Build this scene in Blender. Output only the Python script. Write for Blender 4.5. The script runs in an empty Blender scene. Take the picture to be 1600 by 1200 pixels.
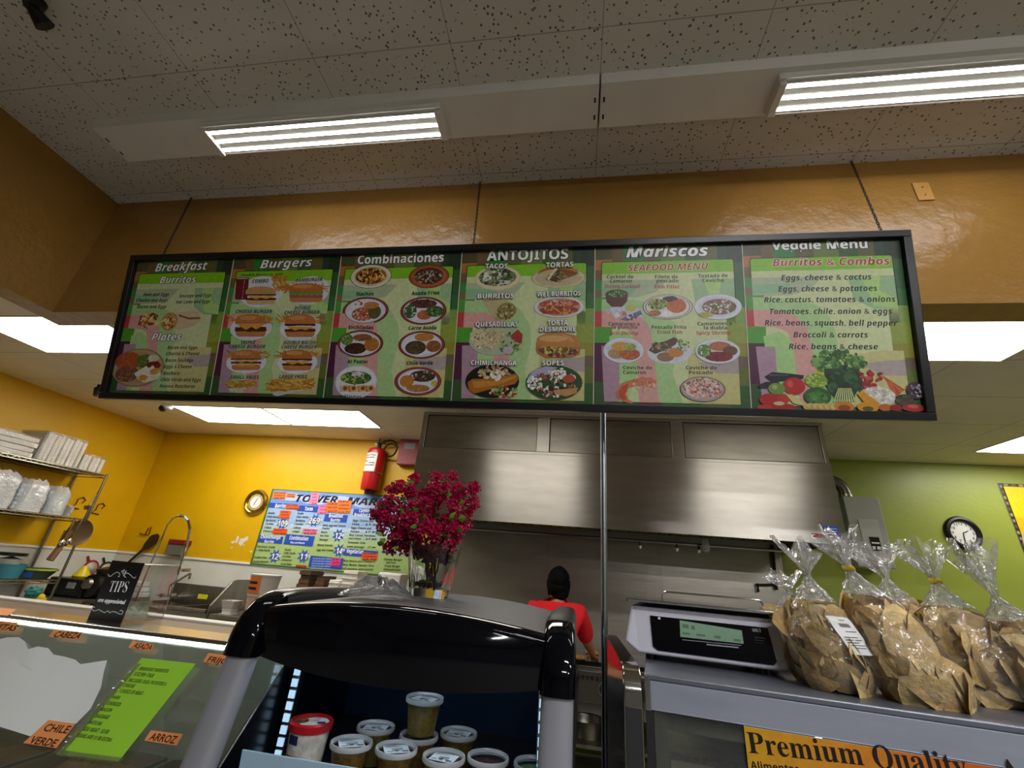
import bpy, bmesh, math, random
from mathutils import Vector, Matrix, noise
R=math.radians; PI=math.pi
S=bpy.context.scene; C=S.collection
# ---------------------------------------------------------------- camera
FPX=673.18; PITCH,ROLL,YAW=R(23.765),R(4.927),R(9.6305); H0=1.55
fw=Vector((-math.sin(YAW)*math.cos(PITCH),math.cos(YAW)*math.cos(PITCH),math.sin(PITCH)))
_rt=Vector((math.cos(YAW),math.sin(YAW),0)); _up=_rt.cross(fw)
cr=math.cos(ROLL)*_rt+math.sin(ROLL)*_up; cu=-math.sin(ROLL)*_rt+math.cos(ROLL)*_up
cd=bpy.data.cameras.new('camera'); cam=bpy.data.objects.new('camera',cd); C.objects.link(cam)
cd.sensor_width=36; cd.lens=FPX/1600*36; cd.clip_start=.02; cd.clip_end=60
cam.matrix_world=Matrix(((cr.x,cu.x,-fw.x,0),(cr.y,cu.y,-fw.y,0),(cr.z,cu.z,-fw.z,H0),(0,0,0,1)))
S.camera=cam
# ---------------------------------------------------------------- light of the place, exposure
W=bpy.data.worlds.new('world'); S.world=W; W.use_nodes=True
W.node_tree.nodes['Background'].inputs[0].default_value=(1,.95,.88,1)
W.node_tree.nodes['Background'].inputs[1].default_value=.05
S.view_settings.view_transform='Standard'; S.view_settings.look='None'; S.view_settings.gamma=1
S.view_settings.use_curve_mapping=False; S.view_settings.exposure=0.95
S.cycles.use_denoising=True; S.cycles.transparent_max_bounces=24; S.cycles.max_bounces=10
S.cycles.sample_clamp_indirect=4; S.cycles.caustics_reflective=False; S.cycles.caustics_refractive=False
PANEL_L=7.5; TUBE_L=14.0; SHOP_L=170.0      # radiance of the kitchen panels and of the bare tubes
# ---------------------------------------------------------------- pixel -> point on a real plane
CAM=Vector((0,0,H0))
def ray(px,py): return fw+(px-800)/FPX*cr-(py-600)/FPX*cu
def PX(px,py,x): d=ray(px,py); return CAM+d*(x/d.x)
def PY(px,py,y): d=ray(px,py); return CAM+d*(y/d.y)
def PZ(px,py,z): d=ray(px,py); return CAM+d*((z-H0)/d.z)
def PP(px,py,p0,n): d=ray(px,py); return CAM+d*((p0-CAM).dot(n)/d.dot(n))
# ---------------------------------------------------------------- materials
def lin(c):
    if isinstance(c,str):
        c=c.lstrip('#'); c=[int(c[i:i+2],16)/255 for i in (0,2,4)]
    return tuple(x/12.92 if x<=.04045 else ((x+.055)/1.055)**2.4 for x in c[:3])
M={}
def mat(name,col='#808080',rough=.5,metal=0,bump=0,bscale=30,emit=0,trans=0,ior=1.45,coat=0,var=0,vscale=8,stretch=None,aniso=0,sheen=0,attr=False,spec=.5,subs=0):
    if name in M: return M[name]
    m=bpy.data.materials.new(name); m.use_nodes=True; M[name]=m
    nt=m.node_tree; N=nt.nodes; L=nt.links; b=N['Principled BSDF']
    c=(*lin(col),1)
    b.inputs['Base Color'].default_value=c; b.inputs['Roughness'].default_value=rough; b.inputs['Metallic'].default_value=metal
    b.inputs['IOR'].default_value=ior; b.inputs['Transmission Weight'].default_value=trans; b.inputs['Coat Weight'].default_value=coat
    b.inputs['Specular IOR Level'].default_value=spec
    if subs: b.inputs['Subsurface Weight'].default_value=subs; b.inputs['Subsurface Radius'].default_value=(.01,.006,.004)
    if aniso: b.inputs['Anisotropic'].default_value=aniso
    if emit:
        b.inputs['Emission Color'].default_value=c; b.inputs['Emission Strength'].default_value=emit
    src=None
    if attr:
        a=N.new('ShaderNodeVertexColor'); a.layer_name='Col'; src=a.outputs[0]; L.new(src,b.inputs['Base Color'])
    if bump or var:
        tc=N.new('ShaderNodeTexCoord'); mp=N.new('ShaderNodeMapping'); L.new(tc.outputs['Object'],mp.inputs[0])
        if stretch: mp.inputs['Scale'].default_value=stretch
    if var:
        n=N.new('ShaderNodeTexNoise'); n.inputs['Scale'].default_value=vscale; n.inputs['Detail'].default_value=5; L.new(mp.outputs[0],n.inputs['Vector'])
        mr=N.new('ShaderNodeMapRange'); mr.inputs[1].default_value=.3; mr.inputs[2].default_value=.7; mr.inputs[3].default_value=1-var; mr.inputs[4].default_value=1+var*.6
        L.new(n.outputs[0],mr.inputs[0])
        mx=N.new('ShaderNodeMix'); mx.data_type='RGBA'; mx.blend_type='MULTIPLY'; mx.inputs[0].default_value=1
        if src: L.new(src,mx.inputs[6])
        else: mx.inputs[6].default_value=c
        L.new(mr.outputs[0],mx.inputs[7]); L.new(mx.outputs[2],b.inputs['Base Color'])
    if bump:
        n=N.new('ShaderNodeTexNoise'); n.inputs['Scale'].default_value=bscale; n.inputs['Detail'].default_value=4; L.new(mp.outputs[0],n.inputs['Vector'])
        bp=N.new('ShaderNodeBump'); bp.inputs['Strength'].default_value=bump; bp.inputs['Distance'].default_value=.01
        L.new(n.outputs[0],bp.inputs['Height']); L.new(bp.outputs[0],b.inputs['Normal'])
    return m
def film(name,col=(1,1,1),gl=.25,rough=.08,milk=.05,bump=.4,bscale=25):
    """thin clear sheet: see-through, with a fresnel gloss and a little milkiness"""
    if name in M: return M[name]
    m=bpy.data.materials.new(name); m.use_nodes=True; M[name]=m
    nt=m.node_tree; N=nt.nodes; L=nt.links; N.remove(N['Principled BSDF']); out=N['Material Output']
    t=N.new('ShaderNodeBsdfTransparent'); t.inputs[0].default_value=(*col,1)
    g=N.new('ShaderNodeBsdfGlossy'); g.inputs['Roughness'].default_value=rough
    d=N.new('ShaderNodeBsdfDiffuse'); d.inputs[0].default_value=(.85,.87,.88,1)
    lw=N.new('ShaderNodeLayerWeight'); lw.inputs[0].default_value=.35
    mu=N.new('ShaderNodeMath'); mu.operation='MULTIPLY_ADD'; mu.inputs[1].default_value=gl*2; mu.inputs[2].default_value=gl*.25; L.new(lw.outputs['Fresnel'],mu.inputs[0])
    m1=N.new('ShaderNodeMixShader'); m1.inputs[0].default_value=milk; L.new(t.outputs[0],m1.inputs[1]); L.new(d.outputs[0],m1.inputs[2])
    m2=N.new('ShaderNodeMixShader'); L.new(mu.outputs[0],m2.inputs[0]); L.new(m1.outputs[0],m2.inputs[1]); L.new(g.outputs[0],m2.inputs[2])
    L.new(m2.outputs[0],out.inputs[0])
    if bump:
        tc=N.new('ShaderNodeTexCoord'); n=N.new('ShaderNodeTexNoise'); n.inputs['Scale'].default_value=bscale; n.inputs['Detail'].default_value=3; n.inputs['Distortion'].default_value=1.2
        L.new(tc.outputs['Object'],n.inputs['Vector']); bp=N.new('ShaderNodeBump'); bp.inputs['Strength'].default_value=bump; bp.inputs['Distance'].default_value=.02
        L.new(n.outputs[0],bp.inputs['Height']); L.new(bp.outputs[0],g.inputs['Normal']); L.new(bp.outputs[0],d.inputs['Normal']); L.new(bp.outputs[0],lw.inputs['Normal'])
    return m
def brushed(m,an=.85,axis='Z',rot=0):
    nt=m.node_tree; b=nt.nodes['Principled BSDF']; t=nt.nodes.new('ShaderNodeTangent'); t.direction_type='RADIAL'; t.axis=axis
    b.inputs['Anisotropic'].default_value=an; b.inputs['Anisotropic Rotation'].default_value=rot; nt.links.new(t.outputs[0],b.inputs['Tangent']); return m
# ---------------------------------------------------------------- mesh builder
class MB:
    def __init__(s): s.v=[];s.f=[];s.m=[];s.mats=[];s.col=[];s.cur=0;s.cc=(1,1,1)
    def use(s,m,col=None):
        if m not in s.mats: s.mats.append(m)
        s.cur=s.mats.index(m)
        if col is not None: s.cc=lin(col)
        return s
    def add(s,vs,fs):
        o=len(s.v); s.v+= [Vector(p) for p in vs]
        for f in fs: s.f.append([i+o for i in f]); s.m.append(s.cur); s.col.append(s.cc)
        return s
    def box(s,lo,hi,rot=None,ctr=None):
        x0,y0,z0=lo;x1,y1,z1=hi
        vs=[Vector(p) for p in ((x0,y0,z0),(x1,y0,z0),(x1,y1,z0),(x0,y1,z0),(x0,y0,z1),(x1,y0,z1),(x1,y1,z1),(x0,y1,z1))]
        if rot is not None:
            c=Vector(ctr) if ctr is not None else (vs[0]+vs[6])/2
            vs=[c+rot@(p-c) for p in vs]
        return s.add(vs,[(0,3,2,1),(4,5,6,7),(0,1,5,4),(1,2,6,5),(2,3,7,6),(3,0,4,7)])
    def quad(s,*p): return s.add(p,[tuple(range(len(p)))])
    def tube(s,pts,r,n=10,cap=True,closed=False):
        pts=[Vector(p) for p in pts]; k=len(pts)
        rs=r if isinstance(r,(list,tuple)) else [r]*k
        vs=[];fs=[];prev=None
        for i,p in enumerate(pts):
            a=pts[(i-1)%k] if (i>0 or closed) else p; b=pts[(i+1)%k] if (i<k-1 or closed) else p
            t=(b-a).normalized()
            if prev is None:
                u=t.orthogonal().normalized()
            else:
                u=prev-t*prev.dot(t); u=u.normalized() if u.length>1e-6 else t.orthogonal().normalized()
            prev=u; w=t.cross(u)
            for j in range(n):
                an=2*PI*j/n; vs.append(p+(u*math.cos(an)+w*math.sin(an))*rs[i])
        for i in range(k if closed else k-1):
            for j in range(n):
                a=i*n+j;b=i*n+(j+1)%n;c=((i+1)%k)*n+(j+1)%n;d=((i+1)%k)*n+j; fs.append((a,b,c,d))
        if cap and not closed: fs.append(tuple(range(n-1,-1,-1))); fs.append(tuple((k-1)*n+j for j in range(n)))
        return s.add(vs,fs)
    def lathe(s,prof,o=(0,0,0),n=24,ax=Vector((0,0,1)),cap=True,sx=1,sy=1):
        o=Vector(o); ax=Vector(ax).normalized(); q=Vector((0,0,1)).rotation_difference(ax)
        vs=[];fs=[];k=len(prof)
        for r,z in prof:
            for j in range(n):
                a=2*PI*j/n; vs.append(o+q@Vector((r*math.cos(a)*sx,r*math.sin(a)*sy,z)))
        for i in range(k-1):
            for j in range(n): fs.append((i*n+j,i*n+(j+1)%n,(i+1)*n+(j+1)%n,(i+1)*n+j))
        if cap: fs.append(tuple(range(n-1,-1,-1))); fs.append(tuple((k-1)*n+j for j in range(n)))
        return s.add(vs,fs)
    def prism(s,poly,d):
        """closed outline (3D points) pushed along d"""
        poly=[Vector(p) for p in poly]; d=Vector(d); n=len(poly)
        return s.add(poly+[p+d for p in poly],[tuple(range(n-1,-1,-1)),tuple(range(n,2*n))]+[(i,(i+1)%n,n+(i+1)%n,n+i) for i in range(n)])
    def grid(s,fn,nu,nv,closeu=False):
        vs=[fn(i/(nu if closeu else nu-1),j/(nv-1)) for j in range(nv) for i in range(nu)]
        fs=[]
        for j in range(nv-1):
            for i in range(nu if closeu else nu-1):
                a=j*nu+i;b=j*nu+(i+1)%nu; fs.append((a,b,b+nu,a+nu))
        return s.add(vs,fs)
    def ball(s,c,r,n=12,k=8,nz=0,seed=0,rot=None):
        c=Vector(c); r=Vector((r,r,r)) if not isinstance(r,(tuple,list,Vector)) else Vector(r)
        vs=[];fs=[]
        for i in range(k+1):
            th=PI*i/k
            for j in range(n):
                a=2*PI*j/n; d=Vector((math.sin(th)*math.cos(a),math.sin(th)*math.sin(a),math.cos(th)))
                q=1+nz*noise.noise(d*2.2+Vector((seed*3.1,seed,0))) if nz else 1
                p=Vector((d.x*r.x,d.y*r.y,d.z*r.z))*q
                if rot is not None: p=rot@p
                vs.append(c+p)
        for i in range(k):
            for j in range(n): fs.append((i*n+j,(i+1)*n+j,(i+1)*n+(j+1)%n,i*n+(j+1)%n))
        return s.add(vs,fs)
    def mesh(s,name,off=Vector((0,0,0)),smooth=35):
        me=bpy.data.meshes.new(name); me.from_pydata([p-off for p in s.v],[],s.f)
        for m in s.mats: me.materials.append(m)
        me.polygons.foreach_set('material_index',s.m)
        if any(c!=(1,1,1) for c in s.col):
            ca=me.color_attributes.new('Col','FLOAT_COLOR','CORNER'); buf=[]
            for f,c in zip(s.f,s.col): buf+=[*c,1]*len(f)
            ca.data.foreach_set('color',buf)
        if smooth:
            bm=bmesh.new(); bm.from_mesh(me); bmesh.ops.recalc_face_normals(bm,faces=bm.faces) if smooth!=1 else None; bm.to_mesh(me); bm.free()
            me.polygons.foreach_set('use_smooth',[True]*len(me.polygons)); me.set_sharp_from_angle(angle=R(smooth if smooth!=1 else 40))
        me.update(); return me
    def build(s,name,parent=None,local=False,smooth=35,bevel=0,seg=2):
        off=Vector((0,0,0))
        if parent is not None and not local:
            p=parent
            while p is not None: off=off+p.location; p=p.parent
        o=bpy.data.objects.new(name,s.mesh(name,off,smooth)); C.objects.link(o)
        if parent is not None: o.parent=parent
        if bevel:
            b=o.modifiers.new('bevel','BEVEL'); b.width=bevel; b.segments=seg; b.limit_method='ANGLE'; b.angle_limit=R(40); b.harden_normals=False
        return o
def new(m=None,col=None):
    b=MB()
    if m is not None: b.use(m,col)
    return b
def tag(o,label,cat,group=None,kind=None):
    if label: o['label']=label
    if cat: o['category']=cat
    if group: o['group']=group
    if kind: o['kind']=kind
    return o
def empty(name,loc,label,cat,group=None,rz=0):
    o=bpy.data.objects.new(name,None); C.objects.link(o); o.location=loc; o.rotation_euler=(0,0,rz); o.empty_display_size=.05
    return tag(o,label,cat,group)
def struct(b,name,**k):
    o=b.build(name,**k); o['kind']='structure'; return o
def dup(root,loc,label=None,rz=None):
    r=root.copy(); C.objects.link(r); r.location=loc
    if rz is not None: r.rotation_euler=(0,0,rz)
    if label: r['label']=label
    for ch in list(root.children):
        c=ch.copy(); C.objects.link(c); c.parent=r
        for g in list(ch.children):
            d=g.copy(); C.objects.link(d); d.parent=c
    return r
def arc(c,r,a0,a1,n,u,v):
    c,u,v=Vector(c),Vector(u),Vector(v)
    return [c+u*(r*math.cos(a0+(a1-a0)*i/n))+v*(r*math.sin(a0+(a1-a0)*i/n)) for i in range(n+1)]
# ---------------------------------------------------------------- flat print: colours and lettering on one plane
def styl(t,st):
    o=''
    for ch in t:
        k=ord(ch); up=65<=k<=90; lo=97<=k<=122; dg=48<=k<=57
        b={'sb':(0x1D5D4,0x1D5EE,0x1D7EC),'sbi':(0x1D63C,0x1D656,0x1D7EC),'se':(0x1D400,0x1D41A,0x1D7CE),'si':(0x1D468,0x1D482,0x1D7CE),'pl':None}[st]
        if b and up: ch=chr(b[0]+k-65)
        elif b and lo: ch=chr(b[1]+k-97)
        elif b and dg: ch=chr(b[2]+k-48)
        o+=ch
    return o
_tc={}
def text_geo(t,st,off=0):
    key=(t,st,off)
    if key in _tc: return _tc[key]
    c=bpy.data.curves.new('t','FONT'); c.body=styl(t,st); c.resolution_u=2; c.offset=off
    o=bpy.data.objects.new('t',c); C.objects.link(o); bpy.context.view_layer.update()
    me=bpy.data.meshes.new_from_object(o.evaluated_get(bpy.context.evaluated_depsgraph_get()))
    r=([(p.co.x,p.co.y) for p in me.vertices],[tuple(p.vertices) for p in me.polygons])
    bpy.data.objects.remove(o); bpy.data.curves.remove(c); bpy.data.meshes.remove(me)
    _tc[key]=r; return r
_cap={}
def cap(st):
    if st not in _cap:
        v,_=text_geo('H',st); _cap[st]=max(p[1] for p in v)-min(p[1] for p in v)
    return _cap[st]
class Flat:
    """print on the plane through O with axes U,V (unit); pixel measurements are laid onto that plane"""
    def __init__(s,O,U,V,mat_,zoom=(0,0,1),step=6e-5):
        s.O=Vector(O);s.U=Vector(U).normalized();s.V=Vector(V).normalized();s.N=s.U.cross(s.V);s.b=new(mat_);s.z=zoom;s.l=0;s.mx=0;s.step=step
    def uv(s,x,y):
        ox,oy,k=s.z; p=PP(ox+x/k,oy+y/k,s.O,s.N)-s.O; return p.dot(s.U),p.dot(s.V)
    def at(s,u,v,l=None): return s.O+s.U*u+s.V*v+s.N*((s.l if l is None else l)*s.step)
    def poly(s,pts,col,px=False,up=1):
        s.l+=up; s.mx=max(s.mx,s.l); s.b.cc=lin(col)
        if px: pts=[s.uv(*p) for p in pts]
        a=sum(pts[i][0]*pts[(i+1)%len(pts)][1]-pts[(i+1)%len(pts)][0]*pts[i][1] for i in range(len(pts)))
        if a<0: pts=pts[::-1]
        s.b.add([s.at(*p) for p in pts],[tuple(range(len(pts)))]); return s
    def rect(s,x0,y0,x1,y1,col):   # px rect, axis-aligned on the plane (from two corners)
        a=s.uv(x0,y0);b=s.uv(x1,y1); return s.poly([(a[0],b[1]),(b[0],b[1]),(b[0],a[1]),(a[0],a[1])],col)
    def ell(s,x,y,rx,ry,col,n=28,rot=0,px=True,a0=0,a1=2*PI):
        if px:
            c=s.uv(x,y); e=s.uv(x+rx,y); f=s.uv(x,y-ry); rx=math.hypot(e[0]-c[0],e[1]-c[1]); ry=math.hypot(f[0]-c[0],f[1]-c[1])
        else: c=(x,y)
        ca,sa=math.cos(rot),math.sin(rot); pts=[]
        full=abs(a1-a0-2*PI)<1e-6
        for i in range(n if full else n+1):
            a=a0+(a1-a0)*i/n; X,Y=rx*math.cos(a),ry*math.sin(a); pts.append((c[0]+X*ca-Y*sa,c[1]+X*sa+Y*ca))
        return s.poly(pts,col)
    def text(s,t,x0,y0,x1,y1,h,col,st='sb',out=None,outw=.045,bold=0,shear=0):
        a=s.uv(x0,y0);b=s.uv(x1,y1);m=s.uv((x0+x1)/2,(y0+y1)/2-h);c=((a[0]+b[0])/2,(a[1]+b[1])/2)
        w=math.hypot(b[0]-a[0],b[1]-a[1]); ux=((b[0]-a[0])/w,(b[1]-a[1])/w); vx=(-ux[1],ux[0])
        hh=abs((m[0]-c[0])*vx[0]+(m[1]-c[1])*vx[1])
        v0,_=text_geo(t,st,bold); xs=[p[0] for p in v0]; x_0,x_1=min(xs),max(xs); kx=w/(x_1-x_0); ky=hh/cap(st)
        keep=s.l; s.l=s.mx
        for of,cl in ([(outw+bold,out)] if out else [])+[(bold,col)]:
            v,f=text_geo(t,st,of); s.l+=2; s.b.cc=lin(cl)
            s.b.add([s.at(a[0]+ux[0]*X+vx[0]*Y,a[1]+ux[1]*X+vx[1]*Y) for X,Y in (((p[0]-x_0)*kx+p[1]*ky*shear,p[1]*ky) for p in v)],f)
        s.l=keep; return s
    def blobs(s,rnd,x,y,rx,ry,cols,n,size,px=True):
        c=s.uv(x,y); e=s.uv(x+rx,y); f=s.uv(x,y-ry); RX=math.hypot(e[0]-c[0],e[1]-c[1]); RY=math.hypot(f[0]-c[0],f[1]-c[1])
        for i in range(n):
            a=rnd.uniform(0,2*PI); q=math.sqrt(rnd.random()); cx=c[0]+RX*q*math.cos(a); cy=c[1]+RY*q*math.sin(a)
            sz=size*RX*rnd.uniform(.6,1.3); an=rnd.uniform(0,PI); ar=rnd.uniform(.4,.9); k=rnd.choice((5,6,7)); pts=[]
            for j in range(k):
                t=2*PI*j/k; r=sz*rnd.uniform(.75,1.15); X,Y=r*math.cos(t),r*ar*math.sin(t)
                pts.append((cx+X*math.cos(an)-Y*math.sin(an),cy+X*math.sin(an)+Y*math.cos(an)))
            s.poly(pts,rnd.choice(cols),up=.4)
    def plate(s,rnd,x,y,rx,ry,rims,heaps):
        l0=s.l
        for k,col in rims: s.ell(x,y,rx*k,ry*k,col)
        for ox,oy,qx,qy,cols,n,sz in heaps:
            if cols[0]: s.ell(x+ox*rx,y+oy*ry,qx*rx,qy*ry,cols[0],n=14)
            s.blobs(rnd,x+ox*rx,y+oy*ry,qx*rx*.9,qy*ry*.9,cols[1:] or cols,n,sz)
        s.l=l0+1
    def build(s,name,parent=None,**k): return s.b.build(name,parent,smooth=0,**k)
# ================================================================ SETTING
def ceiling_mat(name,col,xo,xs,yo,ys,holes,lw=.003,linecol=.45):
    m=mat(name,col,.9,var=.1,vscale=1.3); nt=m.node_tree;N=nt.nodes;L=nt.links;b=N['Principled BSDF']
    src=b.inputs['Base Color'].links[0].from_socket
    tc=N.new('ShaderNodeTexCoord'); sp=N.new('ShaderNodeSeparateXYZ'); L.new(tc.outputs['Object'],sp.inputs[0])
    def mth(op,a,b_=None,c=None):
        n=N.new('ShaderNodeMath'); n.operation=op
        for i,q in enumerate((a,b_,c)):
            if q is None: continue
            if isinstance(q,(int,float)): n.inputs[i].default_value=q
            else: L.new(q,n.inputs[i])
        return n.outputs[0]
    def seam(o,off,sp_):
        f=mth('FRACT',mth('DIVIDE',mth('SUBTRACT',o,off-sp_*40),sp_)); d=mth('MINIMUM',f,mth('SUBTRACT',1.0,f)); return mth('LESS_THAN',d,lw/sp_)
    mk=mth('MULTIPLY',mth('MAXIMUM',seam(sp.outputs[0],xo,xs),seam(sp.outputs[1],yo,ys)),1-linecol)
    if holes:
        v=N.new('ShaderNodeTexVoronoi'); v.inputs['Scale'].default_value=44; L.new(tc.outputs['Object'],v.inputs['Vector'])
        n=N.new('ShaderNodeTexNoise'); n.inputs['Scale'].default_value=9; L.new(tc.outputs['Object'],n.inputs['Vector'])
        h=mth('LESS_THAN',v.outputs['Distance'],mth('MULTIPLY_ADD',n.outputs[0],.16,.13))
        v2=N.new('ShaderNodeTexNoise'); v2.inputs['Scale'].default_value=33; L.new(tc.outputs['Object'],v2.inputs['Vector'])
        h=mth('MULTIPLY',h,mth('GREATER_THAN',v2.outputs[0],.36))
        mk=mth('MAXIMUM',mk,mth('MULTIPLY',h,.8))
    mx=N.new('ShaderNodeMix'); mx.data_type='RGBA'; L.new(mk,mx.inputs[0]); L.new(src,mx.inputs[6]); mx.inputs[7].default_value=(.02,.015,.012,1)
    L.new(mx.outputs[2],b.inputs['Base Color']); return m
SY=1.735; SZ=H0+1.18; UZ=H0+2.03; KZ=H0+1.53; BY=5.41; LX=-6.06; SXL=-3.03
m_ceil=ceiling_mat('acoustic tile','#c9c3b6',.07,.633,1.02,.65,True,.0022,.55)
m_kceil=ceiling_mat('kitchen ceiling tile','#e4dabf',-4.845,1.2225,2.29,.61,False,.004,.55)
m_soff=mat('golden brown textured paint','#966e30',.3,bump=.7,bscale=14,var=.06,vscale=5)
m_yel=mat('yellow paint','#d6a800',.45,bump=.12,bscale=25,var=.05,vscale=3)
m_grn=mat('green paint','#939f42',.4,bump=.12,bscale=25,var=.04,vscale=3)
m_frp=mat('white wall board','#d2d2c8',.4,bump=.15,bscale=90,var=.06,vscale=4)
m_floor=mat('floor tile','#8d8a85',.5,var=.1,vscale=2)
m_store=mat('store paint','#77736b',.7)
m_steel=brushed(mat('brushed stainless steel','#aaa69f',.34,1,var=.1,vscale=3,stretch=(1,1,5)),.9,'Z',.25)
m_steelh=mat('dull stainless steel','#8f8a80',.36,1,bump=.06,bscale=50,var=.16,vscale=2.5,stretch=(14,14,1))
m_chrome=mat('chrome','#c8c8c8',.12,1)
m_wire=mat('wire metal','#8d8876',.3,1)
m_black=mat('black plastic','#0c0c0d',.35)
m_blackm=mat('black matte','#101011',.7)
m_white=mat('white plastic','#e6e6e2',.4)
m_wenam=mat('white enamel','#d8d4ca',.35,var=.05,vscale=5)
m_foam=mat('white foam','#e6e2d8',.75,bump=.3,bscale=40)
m_panel=mat('lit panel','#fffaf0',.5,emit=PANEL_L)
m_tube=mat('lit tube','#fbfbff',.5,emit=TUBE_L); m_tubes=mat('lit shop tube','#fbfbff',.5,emit=SHOP_L)
m_print=mat('print',attr=True,rough=.42,var=.1,vscale=55)
m_paint=mat('coloured',attr=True,rough=.45)
m_paper=mat('paper',attr=True,rough=.8)
m_glossp=mat('coloured gloss',attr=True,rough=.15)

b=new(m_floor); b.box((-7,-7,-.1),(7.6,5.6,0)); struct(b,'floor',smooth=0)
b=new(m_ceil); b.box((SXL-.02,-7,UZ),(7.5,SY+.02,UZ+.1)); struct(b,'ceiling',smooth=0)
b=new(m_kceil); b.box((LX-.1,-2,KZ),(SXL-.12,SY+.14,KZ+.08)); b.box((LX-.1,SY+.14,KZ),(7.5,BY+.1,KZ+.08)); struct(b,'ceiling_kitchen',smooth=0)
b=new(m_soff); b.box((SXL,SY,SZ),(7.5,SY+.146,UZ+.05)); struct(b,'wall_soffit',smooth=0)
b=new(m_soff); b.box((SXL-.146,-7,SZ),(SXL,SY+.146,UZ+.05)); struct(b,'wall_bulkhead',smooth=0)
FT=H0-.135
b=new(m_yel); b.box((LX-.15,-2,FT),(LX,BY+.15,KZ)); b.use(m_frp).box((LX-.15,-2,0),(LX,BY+.15,FT)); struct(b,'wall_left',smooth=0)
b=new(m_yel); b.box((LX,BY,FT),(0,BY+.15,KZ)); b.use(m_frp).box((LX,BY,0),(0,BY+.15,FT)); b.use(m_grn).box((0,BY,0),(7.5,BY+.15,KZ)); struct(b,'wall_back',smooth=0)
b=new(m_grn); b.box((7.4,-7,0),(7.5,BY+.15,UZ)); struct(b,'wall_right',smooth=0)
b=new(m_store); b.box((-7,-7.1,0),(7.5,-7,UZ)); struct(b,'wall_front',smooth=0)
b=new(m_store); b.box((LX-.1,-2.1,0),(SXL-.146,-2,KZ)); struct(b,'wall_side',smooth=0)
b=new(m_store); b.box((SXL-.146,-7,0),(SXL,-2,SZ)); struct(b,'wall_partition',smooth=0)
# FRP divider strip between board and yellow paint
b=new(m_white); b.box((LX+.002,BY-.012,FT-.012),(-1.72,BY-.001,FT+.012)); b.box((LX+.001,1,FT-.012),(LX+.012,BY-.012,FT+.012)); struct(b,'trim_1',smooth=0)
# ---------------------------------------------------------------- kitchen ceiling panels
KP=[(-4.845,2.29,'bright ceiling panel left of the menu board, half hidden by the bulkhead corner',None),(-4.845,4.223,'bright ceiling panel above the yellow wall, left of the adjoining pair',None),(-3.6225,4.223,'bright ceiling panel above the yellow wall, right of the adjoining pair, nearer the hood',None),
    (1.52,2.31,'bright ceiling panel right of the menu board just behind the golden beam',None),(4.03,4.32,'bright ceiling panel over the green wall at the right edge',None),(-1.18,2.31,'bright ceiling panel hidden behind the menu board, reflected in the hood',None)]
for x,y,lab,g in KP:
    t=empty('ceiling_light_panel',(x+.61,y+.305,KZ),lab,'ceiling light','kitchen ceiling light panels')
    b=new(m_wenam); 
    for lo,hi in (((x,y,KZ-.006),(x+1.22,y+.016,KZ)),((x,y+.594,KZ-.006),(x+1.22,y+.61,KZ)),((x,y+.016,KZ-.006),(x+.018,y+.594,KZ)),((x+1.202,y+.016,KZ-.006),(x+1.22,y+.594,KZ))): b.box(lo,hi)
    b.build('frame',t,smooth=0)
    b=new(m_panel); b.box((x+.018,y+.016,KZ-.005),(x+1.202,y+.594,KZ-.001)); b.build('diffuser',t,smooth=0)
# ---------------------------------------------------------------- upper fluorescent fixtures
def fixture(name,x0,x1,y0,k0,lab,group,kx=1.2,tm=None):
    """long white trough on the ceiling with a three-tube lamp kit"""
    t=empty(name,((x0+x1)/2,y0+.1,UZ),lab,'ceiling light',group)
    zb=UZ-.05; y1=y0+.205
    b=new(m_wenam)
    pr=[(y0-.012,UZ),(y1+.012,UZ),(y1+.006,UZ-.022),(y1,zb),(y0,zb),(y0-.006,UZ-.022)]
    b.prism([(x0,y,z) for y,z in pr],(x1-x0,0,0)); b.build('housing',t,smooth=0)
    for e in (x0+.012,x1-.02):
        for yy in (y0+.06,y0+.14): b=new(m_blackm); b.box((e,yy,zb-.0015),(e+.008,yy+.022,zb+.001)); b.build('knockout_slot',t,smooth=0)
    a,c=k0,k0+kx+.07
    b=new(m_wenam); b.prism([(a,y0+.022,zb),(a,y1-.012,zb),(a,y1-.03,zb-.022),(a,y0+.04,zb-.022)],(c-a,0,0)); k=b.build('lamp_tray',t,smooth=0)
    b=new(m_wenam)
    for yy in (y0+.022,y1-.03): b=new(m_wenam); b.box((a+.0,yy,zb-.034),(c,yy+.004,zb-.018)); b.build('reflector_lip',t,smooth=0)
    for e in (a,c-.03): b=new(m_wenam); b.box((e,y0+.036,zb-.05),(e+.03,y1-.026,zb-.022)); b.build('socket_strip',t,smooth=0,bevel=.003)
    for i in range(3):
        yy=y0+.053+i*.049; zc=zb-.034; b=new(m_wenam); k=10
        def half(b,a0,a1,r): b.grid(lambda p,q:Vector((a+.03+(c-a-.06)*q,yy+r*math.cos(a0+(a1-a0)*p),zc+r*math.sin(a0+(a1-a0)*p))),k,2)
        half(b,R(-35),R(215),.0105); tb=b.build('tube',t); b=new(tm or m_tube); half(b,R(215),R(325),.0105); b.build('tube_lens',tb)
    return t
YF=1.207
fixture('fluorescent_fixture',-2.57,.066,YF,-1.93,'long white fluorescent fixture with three lit tubes on the ceiling, nearer the corner wall','fluorescent fixtures')
fixture('fluorescent_fixture',.074,2.72,YF,.80,'long white fluorescent fixture with three lit tubes on the ceiling, upper right','fluorescent fixtures')
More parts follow.
